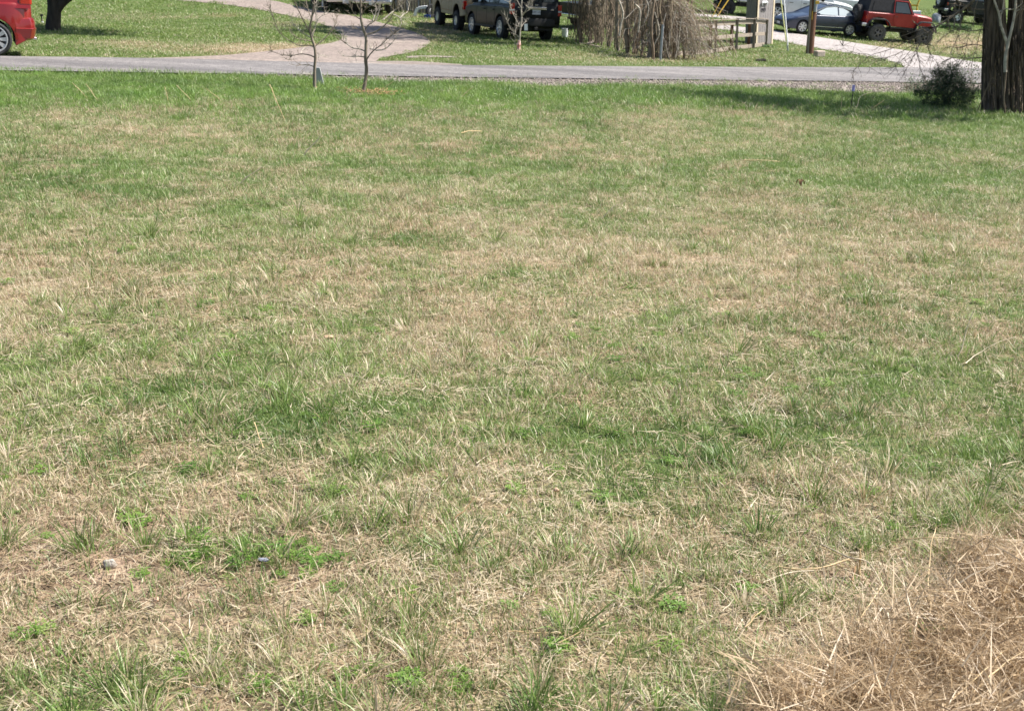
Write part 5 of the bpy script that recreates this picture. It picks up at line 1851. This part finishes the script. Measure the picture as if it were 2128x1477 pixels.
# mulch under the right sapling
c_ = G(757, 197)
mb = MB()
for k in range(230):
    x, y = rng.gauss(.12, .25), rng.gauss(0, .25)
    z = float(H(c_.x + x, c_.y + y)) - c_.z + rng.uniform(.03, .09)
    az = rng.uniform(0, 3.14); l_ = rng.uniform(.03, .09)
    mb.beam((x, y, z), (x + math.cos(az) * l_, y + math.sin(az) * l_, z + rng.uniform(-.01, .02)), .008, .004)
o = mb.build("mulch", M['mulch']); o.location = c_
tag(o, "orange straw mulch round the foot of the right sapling", None, None, 'stuff')


# ------------------------------------------------------------------ single dead stalks
def stalk(label, pts, r, mat='straw', h=None, parts=None, cat="dry stalk", stand=False, name="dry_stalk"):
    """pts: photograph polyline, first point on the ground; h: heights above ground, else standing in the plane of the first point"""
    b = G(*pts[0])
    if stand:
        q = [Vector((0, 0, -.01))] + [P(u, v, b.y + .02 * i) - b for i, (u, v) in enumerate(pts[1:], 1)]
    else:
        hh = h or [.03] * len(pts)
        q = [G(u, v, k) - b for (u, v), k in zip(pts, hh)]
    q = smooth(q, 1)
    n = len(q)
    r *= .72
    q = [p + Vector((rng.gauss(0, r * .9), rng.gauss(0, r * .9), rng.gauss(0, r * .9))) if 0 < i < n - 1 else p for i, p in enumerate(q)]
    mb = MB(); mb.tube(q, [r * (1 - .45 * i / (n - 1)) * rng.uniform(.75, 1.25) for i in range(n)], 6)
    o = mb.build(name, M[mat], smooth=60)
    o.location = b
    tag(o, label, cat, "single dead stalks in the field")
    return o


stalk("tall straight pale stalk leaning left at the upper left of the field", [(593, 252), (576, 208), (560, 176)], .010, stand=True)
stalk("whitish forked twig standing diagonally at the upper left of the field", [(624, 328), (645, 308), (665, 283)], .009, 'palestraw', stand=True)
stalk("pale stalk rising right from a dry tussock, left of the centre top", [(495, 386), (520, 362), (545, 347)], .008, 'palestraw', stand=True)
stalk("first thin stalk leaning left near the left verge", [(186, 208), (168, 190), (150, 172)], .007, stand=True)
stalk("second thin stalk near the left verge, right beside the first", [(207, 212), (192, 192), (178, 174)], .007, stand=True)
stalk("short upright stalk in the left verge behind the tan patch", [(350, 212), (347, 196), (342, 180)], .007, stand=True)
stalk("long stalk leaning left over the tan patch of the left verge", [(404, 214), (386, 196), (367, 177)], .008, stand=True)
stalk("thin stalk leaning left, nearest the road left of the saplings", [(462, 212), (446, 198), (428, 184)], .007, stand=True)
stalk("long stalk crossing the foot of the right sapling", [(722, 208), (735, 192), (762, 168)], .009, stand=True)
stalk("short thick pale stalk between the two saplings", [(718, 204), (724, 191), (730, 179)], .009, stand=True)
stalk("long stalk sloping up to the right of the right sapling", [(780, 199), (797, 183), (818, 169)], .009, stand=True)
stalk("pale stalk sloping right on the verge right of the saplings", [(950, 207), (966, 195), (984, 181)], .009, stand=True)
stalk("stalk lying flat on the turf in the upper centre", [(958, 276), (980, 272), (1001, 273)], .008, h=[.08, .09, .07])
stalk("curved pale stalk rising right, right of the centre top", [(1246, 458), (1268, 435), (1300, 416)], .007, 'palestraw', stand=True)
stalk("thin upright stalk beside the lilac capped stake", [(1746, 234), (1748, 214), (1750, 197)], .008, stand=True)
stalk("pale arching stalk right of the lilac capped stake", [(1777, 233), (1782, 210), (1795, 196), (1812, 190), (1826, 192)], .009, 'palestraw', stand=True)
stalk("low stalk sloping right beyond the arching one", [(1805, 233), (1820, 221), (1838, 208)], .008, stand=True)
stalk("long stalk lying on the turf at the upper right", [(1545, 333), (1582, 333), (1620, 336)], .006, h=[.08, .1, .08])
stalk("pale stalk leaning over the right edge of the upper field", [(2090, 366), (2108, 352), (2132, 342)], .008, 'palestraw', stand=True)
stalk("pinkish grey stalk standing upright near the right edge", [(1994, 753), (1995, 730), (2002, 705), (2012, 675), (2021, 646)], .0052, 'palestraw', stand=True)
stalk("pale stalk sloping right beside the upright one near the right edge", [(2006, 755), (2032, 733), (2060, 718), (2086, 706), (2112, 700)], .0048, 'palestraw', h=[.02, .06, .10, .13, .15])
stalk("broken tan reed piece lying at the left of the field", [(528, 878), (537, 902), (547, 930)], .0045, 'straw', h=[.06, .05, .03])
stalk("short pale straw lying near the bottom of the left tufts", [(399, 1421), (415, 1427), (434, 1432)], .0032, 'palestraw', h=[.04, .045, .04])
stalk("dark twig lying in the lower middle of the field", [(945, 1076), (968, 1058), (985, 1032)], .003, 'brownstraw', h=[.03, .05, .09])
stalk("long thin straw crossing the tuft in the bottom centre", [(838, 1220), (870, 1252), (912, 1290)], .0026, 'straw', h=[.10, .07, .05])
stalk("straight straw lying towards the dry corner in the bottom centre", [(1058, 1312), (1110, 1313), (1165, 1316)], .0026, 'straw', h=[.03, .035, .03])
stalk("slanting straw at the lower right of the clover", [(1162, 1334), (1192, 1320), (1224, 1304)], .0026, 'straw', h=[.03, .04, .06])

b = G(1787, 1200)
e = empty("broken_stalk", b, "broken sun-bleached reed stalk with splayed side stems at the lower right", "dry stalk", "single dead stalks in the field")


def rel(pts, hs):
    return smooth([G(u, v, h) - b for (u, v), h in zip(pts, hs)], 2)


for q, r, m in ((rel([(1617, 1177), (1650, 1182), (1685, 1183), (1720, 1176), (1750, 1165), (1778, 1158), (1790, 1161)], [.03, .035, .04, .05, .06, .07, .075]), .0042, 'straw'),
                (rel([(1586, 1210), (1612, 1198), (1640, 1189), (1665, 1186), (1692, 1185)], [.02, .035, .045, .05, .05]), .0042, 'palestraw'),
                (rel([(1706, 1130), (1740, 1146), (1765, 1159), (1790, 1161), (1808, 1169), (1826, 1200), (1842, 1232)], [.03, .05, .07, .075, .07, .05, .02]), .0036, 'palestraw'),
                (rel([(1700, 1134), (1730, 1146), (1760, 1162), (1776, 1168)], [.03, .045, .06, .07]), .0026, 'straw'),
                (rel([(1720, 1169), (1745, 1177), (1776, 1179)], [.03, .045, .06]), .0034, 'straw'),
                (rel([(1787, 1200), (1786, 1180), (1788, 1160), (1787, 1140)], [0, .03, .07, .105]), .0050, 'straw'),
                (rel([(1783, 1196), (1783, 1182), (1782, 1168)], [0, .03, .06]), .0040, 'palestraw'),
                (rel([(1790, 1142), (1794, 1132), (1798, 1124)], [.10, .115, .13]), .0022, 'straw'),
                (rel([(1770, 1224), (1772, 1200), (1778, 1175)], [0, .02, .05]), .0065, 'brownstraw')):  # thicker dark brown piece, running down and left from the upright
    mb = MB(); mb.tube(q, [r * .8 * (1 - .3 * i / (len(q) - 1)) * rng.uniform(.8, 1.2) for i in range(len(q))], 6)
    mb.build("stem", M[m], e, smooth=60)

LG = [("long pale curved straw sweeping left out of the dead grass corner", [(1703, 1403), (1754, 1408), (1810, 1413), (1854, 1403), (1895, 1389), (1940, 1377)], [.03, .05, .07, .10, .13, .16], .0036),
      ("tall upright bleached straw at the left of the dead grass corner", [(1934, 1290), (1930, 1240), (1929, 1197), (1933, 1140), (1940, 1112), (1948, 1094)], [.02, .08, .13, .20, .235, .26], .0034),
      ("straw arching over from the upright bleached one", [(1852, 1125), (1885, 1119), (1930, 1116), (1970, 1117), (2000, 1122)], [.12, .17, .2, .19, .17], .0028),
      ("thick diagonal straw at the bottom right corner", [(1984, 1472), (2040, 1420), (2084, 1382), (2135, 1352)], [.06, .12, .16, .2], .0042),
      ("second diagonal straw just above the corner", [(1950, 1477), (2000, 1435), (2050, 1392), (2084, 1352)], [.05, .10, .15, .18], .0030),
      ("long thin straw fanning left from the dead grass corner", [(1765, 1335), (1800, 1343), (1850, 1348), (1910, 1352)], [.05, .07, .10, .13], .0030),
      ("arched straw fanning left below the thin one", [(1730, 1378), (1775, 1355), (1820, 1334), (1865, 1318)], [.04, .06, .09, .12], .0030),
      ("hooked straw loop above the long pale curved one", [(1858, 1400), (1868, 1375), (1890, 1358), (1935, 1348)], [.06, .10, .13, .16], .0028),
      ("slanting pale straw left of the dead grass corner", [(1783, 1292), (1800, 1262), (1835, 1214)], [.03, .07, .12], .0030),
      ("upright kinked straw near the bottom right edge", [(2108, 1260), (2100, 1215), (2110, 1160), (2112, 1120)], [.05, .1, .17, .22], .0030),
      ("long bowed straw near the middle of the dead grass", [(1900, 1240), (1905, 1229), (1920, 1226), (1960, 1230), (2010, 1228)], [.1, .13, .15, .15, .13], .0026),
      ("short leaning straw left of the corner at the bottom edge", [(1548, 1302), (1565, 1285), (1588, 1264)], [.03, .05, .07], .0028),
      ("straw leaning right at the bottom edge left of the corner", [(1502, 1270), (1512, 1258), (1525, 1243)], [.03, .04, .06], .0028)]
for lab, pts, hs, r in LG:
    stalk(lab, pts, r, 'straw' if rng.random() < .7 else 'palestraw', h=[k * .8 + .02 for k in hs])
# ------------------------------------------------------------------ grass
def blade(mb, cols, x, y, az, lean0, lean1, L, w, seg, r1, r2, z0=0.0, kink=None):
    """a narrow tapering blade; lean angles from the vertical at root and tip"""
    px, py, pz = x, y, z0
    o = len(mb.v)
    sx, sy = -math.sin(az), math.cos(az)
    tw = rng.uniform(-0.5, 0.5)
    for i in range(seg + 1):
        t = i / seg
        ww = w * (1 - t) ** 0.6 * 0.5 if i < seg else 0
        if i < seg:
            mb.v.append((px - sx * ww, py - sy * ww, pz - tw * ww)); mb.v.append((px + sx * ww, py + sy * ww, pz + tw * ww))
            cols.append((r1, r2, t, 1)); cols.append((r1, r2, t, 1))
        else:
            mb.v.append((px, py, pz)); cols.append((r1, r2, 1, 1))
        le = lean0 + (lean1 - lean0) * (t + 0.5 / seg)
        if kink and t >= kink[0]:
            le += kink[1]
        st = L / seg
        px += math.cos(az) * math.sin(le) * st; py += math.sin(az) * math.sin(le) * st; pz += math.cos(le) * st
        pz = max(pz, 0.001)
    for i in range(seg):
        a = o + 2 * i
        if i < seg - 1:
            mb.f.append((a, a + 1, a + 3, a + 2))
        else:
            mb.f.append((a, a + 1, a + 2))
        mb.m.append(0)


def clump_mesh(name, mat, fn):
    mb = MB(); cols = []
    fn(mb, cols)
    me = bpy.data.meshes.new(name)
    me.from_pydata(mb.v, [], mb.f)
    me.materials.append(mat)
    a = me.attributes.new("bc", 'FLOAT_COLOR', 'POINT')
    a.data.foreach_set("color", np.array(cols, np.float32).ravel())
    me.polygons.foreach_set("use_smooth", [True] * len(me.polygons))
    return bpy.data.objects.new(name, me)


def f_mat(n, rad, l0, l1, w):
    def fn(mb, cols):
        for i in range(n):
            a = rng.uniform(0, 6.283); r = rad * math.sqrt(rng.random())
            az = rng.uniform(0, 6.283); le = rng.uniform(0.1, 1.0)
            blade(mb, cols, r * math.cos(a), r * math.sin(a), az, le * .6, le + rng.uniform(.1, .9), rng.uniform(l0, l1), w * rng.uniform(.6, 1.3), 3, rng.random(), rng.random())
    return fn


def f_tuft(n, rad, l0, l1, w, spread=1.0):
    def fn(mb, cols):
        for i in range(n):
            a = rng.uniform(0, 6.283); r = rad * rng.random() ** 0.8
            az = a + rng.gauss(0, .5)
            e = r / rad
            le = (0.12 + 0.75 * e) * spread * rng.uniform(.7, 1.2)
            blade(mb, cols, r * math.cos(a), r * math.sin(a), az, le * .7, le + rng.uniform(.15, .9) * spread, rng.uniform(l0, l1) * (1.05 - .25 * e), w * rng.uniform(.6, 1.3), 4,
                  rng.random(), rng.random(), kink=(rng.uniform(.4, .8), rng.uniform(.3, 1.2)) if rng.random() < .12 else None)
    return fn


def f_litter(n, rad, l0, l1, w):
    def fn(mb, cols):
        for i in range(n):
            a = rng.uniform(0, 6.283); r = rad * math.sqrt(rng.random())
            az = rng.uniform(0, 6.283)
            blade(mb, cols, r * math.cos(a), r * math.sin(a), az, rng.uniform(1.25, 1.6), rng.uniform(1.4, 1.85), rng.uniform(l0, l1), w * rng.uniform(.5, 1.4), 2, rng.random() * .6, rng.random(), z0=rng.uniform(.002, .03))
    return fn


def f_clover(n, rad):
    def fn(mb, cols):
        for i in range(n):
            a = rng.uniform(0, 6.283); r = rad * math.sqrt(rng.random())
            x, y, z = r * math.cos(a), r * math.sin(a), rng.uniform(.008, .035)
            r1, r2 = rng.uniform(.5, 1), rng.random()
            for k in range(3):
                az = 2.094 * k + a
                s = rng.uniform(.005, .009)
                o = len(mb.v)
                for dx, dy, dz in ((0, 0, 0), (s, -s * .6, .002), (s * 1.7, 0, .003), (s, s * .6, .002)):
                    mb.v.append((x + dx * math.cos(az) - dy * math.sin(az), y + dx * math.sin(az) + dy * math.cos(az), z + dz)); cols.append((r1, r2, .3, 1))
                mb.f.append((o, o + 1, o + 2, o + 3)); mb.m.append(0)
    return fn


def proto(prefix, specs, mat):
    c = bpy.data.collections.new(prefix)
    for i, fn in enumerate(specs):
        c.objects.link(clump_mesh("%s_%02d" % (prefix, i), mat, fn))
    return c


def scatter(name, pos, idx, rot, scl, dry, hue, coll, label=None):
    me = bpy.data.meshes.new(name)
    n = len(pos)
    me.vertices.add(n)
    me.vertices.foreach_set("co", np.asarray(pos, np.float32).ravel())
    for nm, tp, arr, key in (("idx", 'INT', idx, "value"), ("rot", 'FLOAT_VECTOR', rot, "vector"), ("scl", 'FLOAT_VECTOR', scl, "vector"), ("dry", 'FLOAT', dry, "value"), ("hue", 'FLOAT', hue, "value")):
        a = me.attributes.new(nm, tp, 'POINT')
        a.data.foreach_set(key, np.asarray(arr, np.int32 if tp == 'INT' else np.float32).ravel())
    o = bpy.data.objects.new(name, me); COL.objects.link(o)
    g = bpy.data.node_groups.new(name, 'GeometryNodeTree')
    g.interface.new_socket("Geometry", in_out='INPUT', socket_type='NodeSocketGeometry')
    g.interface.new_socket("Geometry", in_out='OUTPUT', socket_type='NodeSocketGeometry')
    N, L = g.nodes, g.links
    gi = N.new("NodeGroupInput"); go = N.new("NodeGroupOutput")
    ip = N.new("GeometryNodeInstanceOnPoints"); ci = N.new("GeometryNodeCollectionInfo")
    ci.inputs[0].default_value = coll
    ci.inputs["Separate Children"].default_value = True
    ci.inputs["Reset Children"].default_value = True

    def named(nm, tp):
        a = N.new("GeometryNodeInputNamedAttribute"); a.data_type = tp; a.inputs[0].default_value = nm
        return a.outputs["Attribute"]
    L.new(gi.outputs[0], ip.inputs["Points"]); L.new(ci.outputs[0], ip.inputs["Instance"])
    ip.inputs["Pick Instance"].default_value = True
    L.new(named("idx", 'INT'), ip.inputs["Instance Index"])
    er = N.new("FunctionNodeEulerToRotation"); L.new(named("rot", 'FLOAT_VECTOR'), er.inputs[0])
    L.new(er.outputs[0], ip.inputs["Rotation"]); L.new(named("scl", 'FLOAT_VECTOR'), ip.inputs["Scale"])
    L.new(ip.outputs[0], go.inputs[0])
    md = o.modifiers.new("scatter", 'NODES'); md.node_group = g
    tag(o, label, kind='stuff')
    return o


def field_points(y0, y1, per_m2, margin=1.7, bw=None):
    """random points of the ground between two depths, inside the view and a margin round it"""
    hw = lambda y: y * (PW / 2 / FPX) * 1.06 + margin
    n = int(per_m2 * (y1 - y0) * 2 * hw(y1))
    x = nrg.uniform(-hw(y1), hw(y1), n); y = nrg.uniform(y0, y1, n)
    k = np.abs(x) < hw(y)
    return x[k], y[k]


def off_paving(x, y, j=1.2):
    u, v = proj(x, y, H(x, y))
    uu = u + nrg.normal(0, j * 2, len(x)); vv = v + nrg.normal(0, j * .75, len(x))
    bad = inpoly(uu, vv, ROADP) | inpoly(uu, vv, DRVP) | inpoly(uu, vv, DR2P) | inpoly(uu, vv, DR3P)
    return ~bad, uu, vv


def mk(x, y, s0, s1, idx_n, tall=1.0, lean=0.18):
    n = len(x)
    z = H(x, y)
    pos = np.stack([x, y, z - 0.004], 1)
    rot = np.stack([nrg.normal(0, lean, n), nrg.normal(0, lean, n), nrg.uniform(0, 6.283, n)], 1)
    s = nrg.uniform(s0, s1, n)
    scl = np.stack([s, s, s * tall * nrg.uniform(.8, 1.2, n)], 1)
    return pos, rot, scl, nrg.integers(0, idx_n, n)


P_MAT = proto("turf_clump", [f_mat(38, .085, .02, .06, .0036) for _ in range(4)] + [f_mat(28, .085, .035, .085, .0038) for _ in range(2)], M['blade'])
P_TUFT = proto("tuft_clump", [f_tuft(44, .045, .06, .16, .0044, 1.2), f_tuft(36, .06, .05, .13, .0042, 1.4), f_tuft(54, .05, .07, .18, .0044, 1.05), f_tuft(26, .04, .05, .12, .0042, 1.5), f_tuft(48, .075, .05, .14, .0044, 1.35)], M['blade'])
P_LIT = proto("litter_clump", [f_litter(36, .11, .025, .11, .0038) for _ in range(5)], M['blade'])
P_CLO = proto("clover_clump", [f_clover(60, .05) for _ in range(3)], M['verge'])
P_STRAW = proto("straw_clump", [f_litter(16, .10, .06, .20, .0034) for _ in range(5)], M['mound'])
P_LONG = proto("long_clump", [f_tuft(42, .07, .18, .38, .0036, 1.25), f_tuft(34, .05, .22, .46, .0036, 1.5), f_tuft(46, .09, .14, .30, .0034, 1.5)], M['mound'])


def f_lawn(n, rad, l0, l1, w):
    def fn(mb, cols):
        for i in range(n):
            a = rng.uniform(0, 6.283); r = rad * math.sqrt(rng.random())
            az = rng.uniform(0, 6.283); le = rng.uniform(0.1, .8)
            blade(mb, cols, r * math.cos(a), r * math.sin(a), az, le * .6, le + rng.uniform(.1, .8), rng.uniform(l0, l1), w, 2, rng.random(), rng.random())
    return fn


P_LAWN = proto("lawn_clump", [f_lawn(30, .17, .03, .085, .012) for _ in range(4)], M['lawn'])
P_VERGE = proto("verge_clump", [f_mat(44, .10, .05, .13, .0055) for _ in range(4)], M['verge'])


def longmask(u, v):
    return sstep(-25, 45, v - (1125 + (2128 - u) * .66) + 150 * (fbm(u / 70, v / 70, 2) - .5))


def hue_at(x, y):
    return np.clip(0.5 + 1.1 * (fbm(x * 1.3 + 70, y * 1.3 + 20, 3) - 0.5) + nrg.normal(0, .13, len(x)), 0, 1)


def build_grass():
    # low turf
    A = []
    for y0, y1, dens, s0, s1 in ((2.3, 4.5, 400, .6, 1.1), (4.5, 8, 280, .68, 1.15), (8, 14, 190, .75, 1.2), (14, 24, 115, .85, 1.35), (24, 34, 42, 1.4, 2.2)):
        x, y = field_points(y0, y1, dens)
        u, v = proj(x, y, H(x, y))
        d = dryness(x, y); b = bareness(x, y)
        ok, uu, vv = off_paving(x, y)
        keep = ok & (v > 140) & ~(inpoly(uu, vv, SHLDP) & (nrg.random(len(x)) < .93)) & (nrg.random(len(x)) < 1.0 - 0.82 * sstep(.28, .9, b)) & (nrg.random(len(x)) < 1 - .8 * longmask(u, v))
        x, y, d = x[keep], y[keep], d[keep]
        A.append((x, y, d, *mk(x, y, s0, s1, 6)))
    x = np.concatenate([a[0] for a in A]); y = np.concatenate([a[1] for a in A]); d = np.concatenate([a[2] for a in A])
    pos, rot, scl, idx = (np.concatenate([a[k] for a in A]) for k in (3, 4, 5, 6))
    scatter("field_grass", pos, idx, rot, scl, np.clip(d * 1.08 - .17 + nrg.normal(0, .13, len(x)), -.3, 1), hue_at(x, y), P_MAT, "short mixed green and straw coloured turf covering the field in front of the road")

    # tufts
    A = []
    for y0, y1, dens, s0, s1 in ((2.3, 4.5, 80, .45, 1.2), (4.5, 8, 56, .5, 1.2), (8, 14, 34, .5, 1.15), (14, 24, 18, .55, 1.1)):
        x, y = field_points(y0, y1, dens)
        u, v = proj(x, y, H(x, y))
        cl = fbm(x * 2.2 + 11, y * 2.2 + 31, 3)
        d = dryness(x, y); b = bareness(x, y)
        ok, uu, vv = off_paving(x, y)
        keep = ok & (v > 150) & ~inpoly(uu, vv, SHLDP) & (nrg.random(len(x)) < sstep(.44, .60, cl) * .95 + .05) & (nrg.random(len(x)) < 1 - .7 * longmask(u, v)) & (nrg.random(len(x)) < 1 - .45 * sstep(.45, .9, b))
        x, y, d = x[keep], y[keep], d[keep]
        A.append((x, y, d, *mk(x, y, s0, s1, 5, .95, .22)))
    x = np.concatenate([a[0] for a in A]); y = np.concatenate([a[1] for a in A]); d = np.concatenate([a[2] for a in A])
    pos, rot, scl, idx = (np.concatenate([a[k] for a in A]) for k in (3, 4, 5, 6))
    scatter("grass_tufts", pos, idx, rot, scl, np.clip(d * .7 - .04 + nrg.normal(0, .18, len(x)), -.1, .9), hue_at(x, y), P_TUFT, "bunchy green tufts with drying tips scattered through the field")

    # dry litter lying flat
    A = []
    for y0, y1, dens, s0, s1 in ((2.3, 4.5, 170, .6, 1.1), (4.5, 8, 120, .7, 1.25), (8, 14, 66, .8, 1.3), (14, 23, 24, .9, 1.4)):
        x, y = field_points(y0, y1, dens)
        u, v = proj(x, y, H(x, y))
        d = dryness(x, y); b = bareness(x, y)
        ok, uu, vv = off_paving(x, y)
        keep = ok & (v > 185) & (nrg.random(len(x)) < np.clip(.15 + .5 * d + .5 * b, 0, 1))
        x, y, d = x[keep], y[keep], d[keep]
        A.append((x, y, d, *mk(x, y, s0, s1, 5, .8, .08)))
    x = np.concatenate([a[0] for a in A]); y = np.concatenate([a[1] for a in A])
    pos, rot, scl, idx = (np.concatenate([a[k] for a in A]) for k in (3, 4, 5, 6))
    scatter("dry_straw_litter", pos, idx, rot, scl, np.full(len(x), 1.0), np.clip(fbm(x * 2.0 + 5, y * 2.0, 3) * 1.5 - .2 + nrg.normal(0, .2, len(x)), 0, 1), P_LIT, "dead straw and clippings lying flat on the bare soil between the tufts")

    # clover and small leaves
    x, y = field_points(2.3, 9, 240)
    u, v = proj(x, y, H(x, y))
    c = blobs(u, v, [(410, 1150, 50, 22, 1.6), (510, 1150, 55, 20, 1.6), (620, 1170, 60, 25, .35), (700, 1430, 110, 24, .25), (1100, 1390, 80, 30, .2), (120, 1080, 110, 20, .12), (360, 1400, 90, 20, .3)]) + .035
    k = nrg.random(len(x)) < c
    x, y = x[k], y[k]
    pos, rot, scl, idx = mk(x, y, .4, 1.0, 3, 1, .1)
    scatter("clover_patches", pos, idx, rot, scl, np.full(len(x), 0.1), np.clip(nrg.normal(.5, .25, len(x)), 0, 1), P_CLO, "low bright green clover patches among the straw near the camera")

    # long dry grass, lower right
    x, y = field_points(2.2, 5.2, 330, .9)
    u, v = proj(x, y, H(x, y))
    k = (nrg.random(len(x)) < longmask(u, v)) & (x > .6)
    x, y = x[k], y[k]
    pos, rot, scl, idx = mk(x, y, .34, .74, 3, .85, .38)
    dd = np.clip(nrg.normal(1.0, .1, len(x)), .85, 1.1)
    g = nrg.random(len(x)) < .05
    dd[g] = .4
    # crisscrossed dead straws lying through the mound
    x2, y2 = field_points(2.2, 5.2, 1050, .6)
    u, v = proj(x2, y2, H(x2, y2))
    lm = longmask(u, v)
    k = (nrg.random(len(x2)) < lm * np.clip(1.7 * fbm(x2 * 9, y2 * 9, 2) - .2, .15, 1)) & (x2 > .6)
    x2, y2, lm = x2[k], y2[k], lm[k]
    p2, r2, s2, i2 = mk(x2, y2, .6, 1.15, 5, 1.6, .55)
    p2[:, 2] += nrg.uniform(0, .15, len(x2)) * lm
    scatter("dead_straw_mound", p2, i2, r2, s2, np.full(len(x2), 1.1), np.clip(nrg.normal(.35, .3, len(x2)), 0, 1), P_STRAW, "thick tangle of broken tan straws heaped in the near right corner")
    scatter("long_dead_grass", pos, idx, rot, scl, dd, np.clip(nrg.normal(.2, .25, len(x)), 0, 1), P_LONG, "tangled long dead brown grass standing in the near right corner")

    # stubble just beyond it
    x, y = field_points(3.2, 6.5, 60, .9)
    u, v = proj(x, y, H(x, y))
    k = (nrg.random(len(x)) < np.clip(blobs(u, v, [(1850, 1030, 170, 34, 1.0), (2000, 1050, 120, 30, .7), (1650, 1100, 60, 30, .3)]), 0, 1))
    x, y = x[k], y[k]
    pos, rot, scl, idx = mk(x, y, .7, 1.1, 5, 1.0, .15)
    scatter("dry_stubble", pos, idx, rot, scl, np.clip(nrg.normal(.72, .15, len(x)), .3, 1), np.clip(nrg.normal(.45, .25, len(x)), 0, 1), P_TUFT, "upright tan stubble behind the long dead grass in the right corner")

    # lush verge by the road
    x, y = field_points(17, 36, 40, 1.5)
    u, v = proj(x, y, H(x, y))
    ok, uu, vv = off_paving(x, y, .6)
    dn = np.interp(v, [150, 170, 200, 225, 260], [.9, 1, .8, .35, .0]) * (v > 140)
    edge = inpoly(uu, vv, SHLDP)
    k = ok & (nrg.random(len(x)) < dn * (0.35 + 1.1 * fbm(x * 1.2, y * 1.2, 3))) & ~(edge & (nrg.random(len(x)) < .97))
    x, y = x[k], y[k]
    pos, rot, scl, idx = mk(x, y, .6, 1.35, 4, 1.0, .2)
    near_edge = np.clip((proj(x, y, H(x, y))[1] - 172) / 30, .45, 1)
    scl[:, 2] *= near_edge
    scatter("roadside_grass", pos, idx, rot, scl, np.clip(dryness(x, y) - .34 + nrg.normal(0, .08, len(x)), -.4, 1), np.clip(hue_at(x, y) + .1, 0, 1), P_VERGE, "longer lush green grass along the near edge of the road")

    # lawns beyond the road
    A = []
    for y0, y1, dens, s0, s1 in ((24, 40, 30, .7, 1.2), (40, 60, 17, .9, 1.5), (60, 90, 6, 1.4, 2.2)):
        x, y = field_points(y0, y1, dens, 3)
        u, v = proj(x, y, H(x, y))
        ok, uu, vv = off_paving(x, y, .8)
        keep = ok & (vv < 143) & (v > -40)
        keep &= ~(inpoly(u, v, GRV1_F + GRV1_N[::-1]) | inpoly(u, v, GRV2_F + GRV2_N[::-1]))
        x, y = x[keep], y[keep]
        A.append((x, y, dryness(x, y), *mk(x, y, s0, s1, 4, .8, .12)))
    x = np.concatenate([a[0] for a in A]); y = np.concatenate([a[1] for a in A]); d = np.concatenate([a[2] for a in A])
    pos, rot, scl, idx = (np.concatenate([a[k] for a in A]) for k in (3, 4, 5, 6))
    scatter("lawn_grass", pos, idx, rot, scl, np.clip(d + nrg.normal(0, .1, len(x)), 0, 1), hue_at(x, y), P_LAWN, "mown lawn grass with tan patches beyond the road")

    # loose stones on the shoulder
    c = bpy.data.collections.new("stone_chip")
    for i in range(3):
        mb = MB()
        pts = []
        for k in range(10):
            z = 1 - 2 * (k + .5) / 10; a = k * 2.4; r = math.sqrt(1 - z * z)
            s = rng.uniform(.7, 1.2)
            pts.append((r * math.cos(a) * s, r * math.sin(a) * s, z * .6 * s))
        import bmesh
        bm = bmesh.new()
        for p in pts: bm.verts.new(p)
        bmesh.ops.convex_hull(bm, input=bm.verts)
        me = bpy.data.meshes.new("stone_chip_%02d" % i); bm.to_mesh(me); bm.free()
        me.materials.append(M['chip'])
        c.objects.link(bpy.data.objects.new("stone_chip_%02d" % i, me))
    x, y = field_points(20, 36, 150, 1)
    u, v = proj(x, y, H(x, y))
    k = inpoly(u, v, SHLDP)
    x, y = x[k], y[k]
    n = len(x)
    pos = np.stack([x, y, H(x, y) + .03], 1)
    s = nrg.uniform(.008, .026, n)
    scatter("loose_gravel", pos, nrg.integers(0, 3, n), nrg.uniform(0, 6, (n, 3)), np.stack([s, s, s], 1), np.zeros(n), np.zeros(n), c, "pale loose gravel along the near edge of the road")


build_grass()
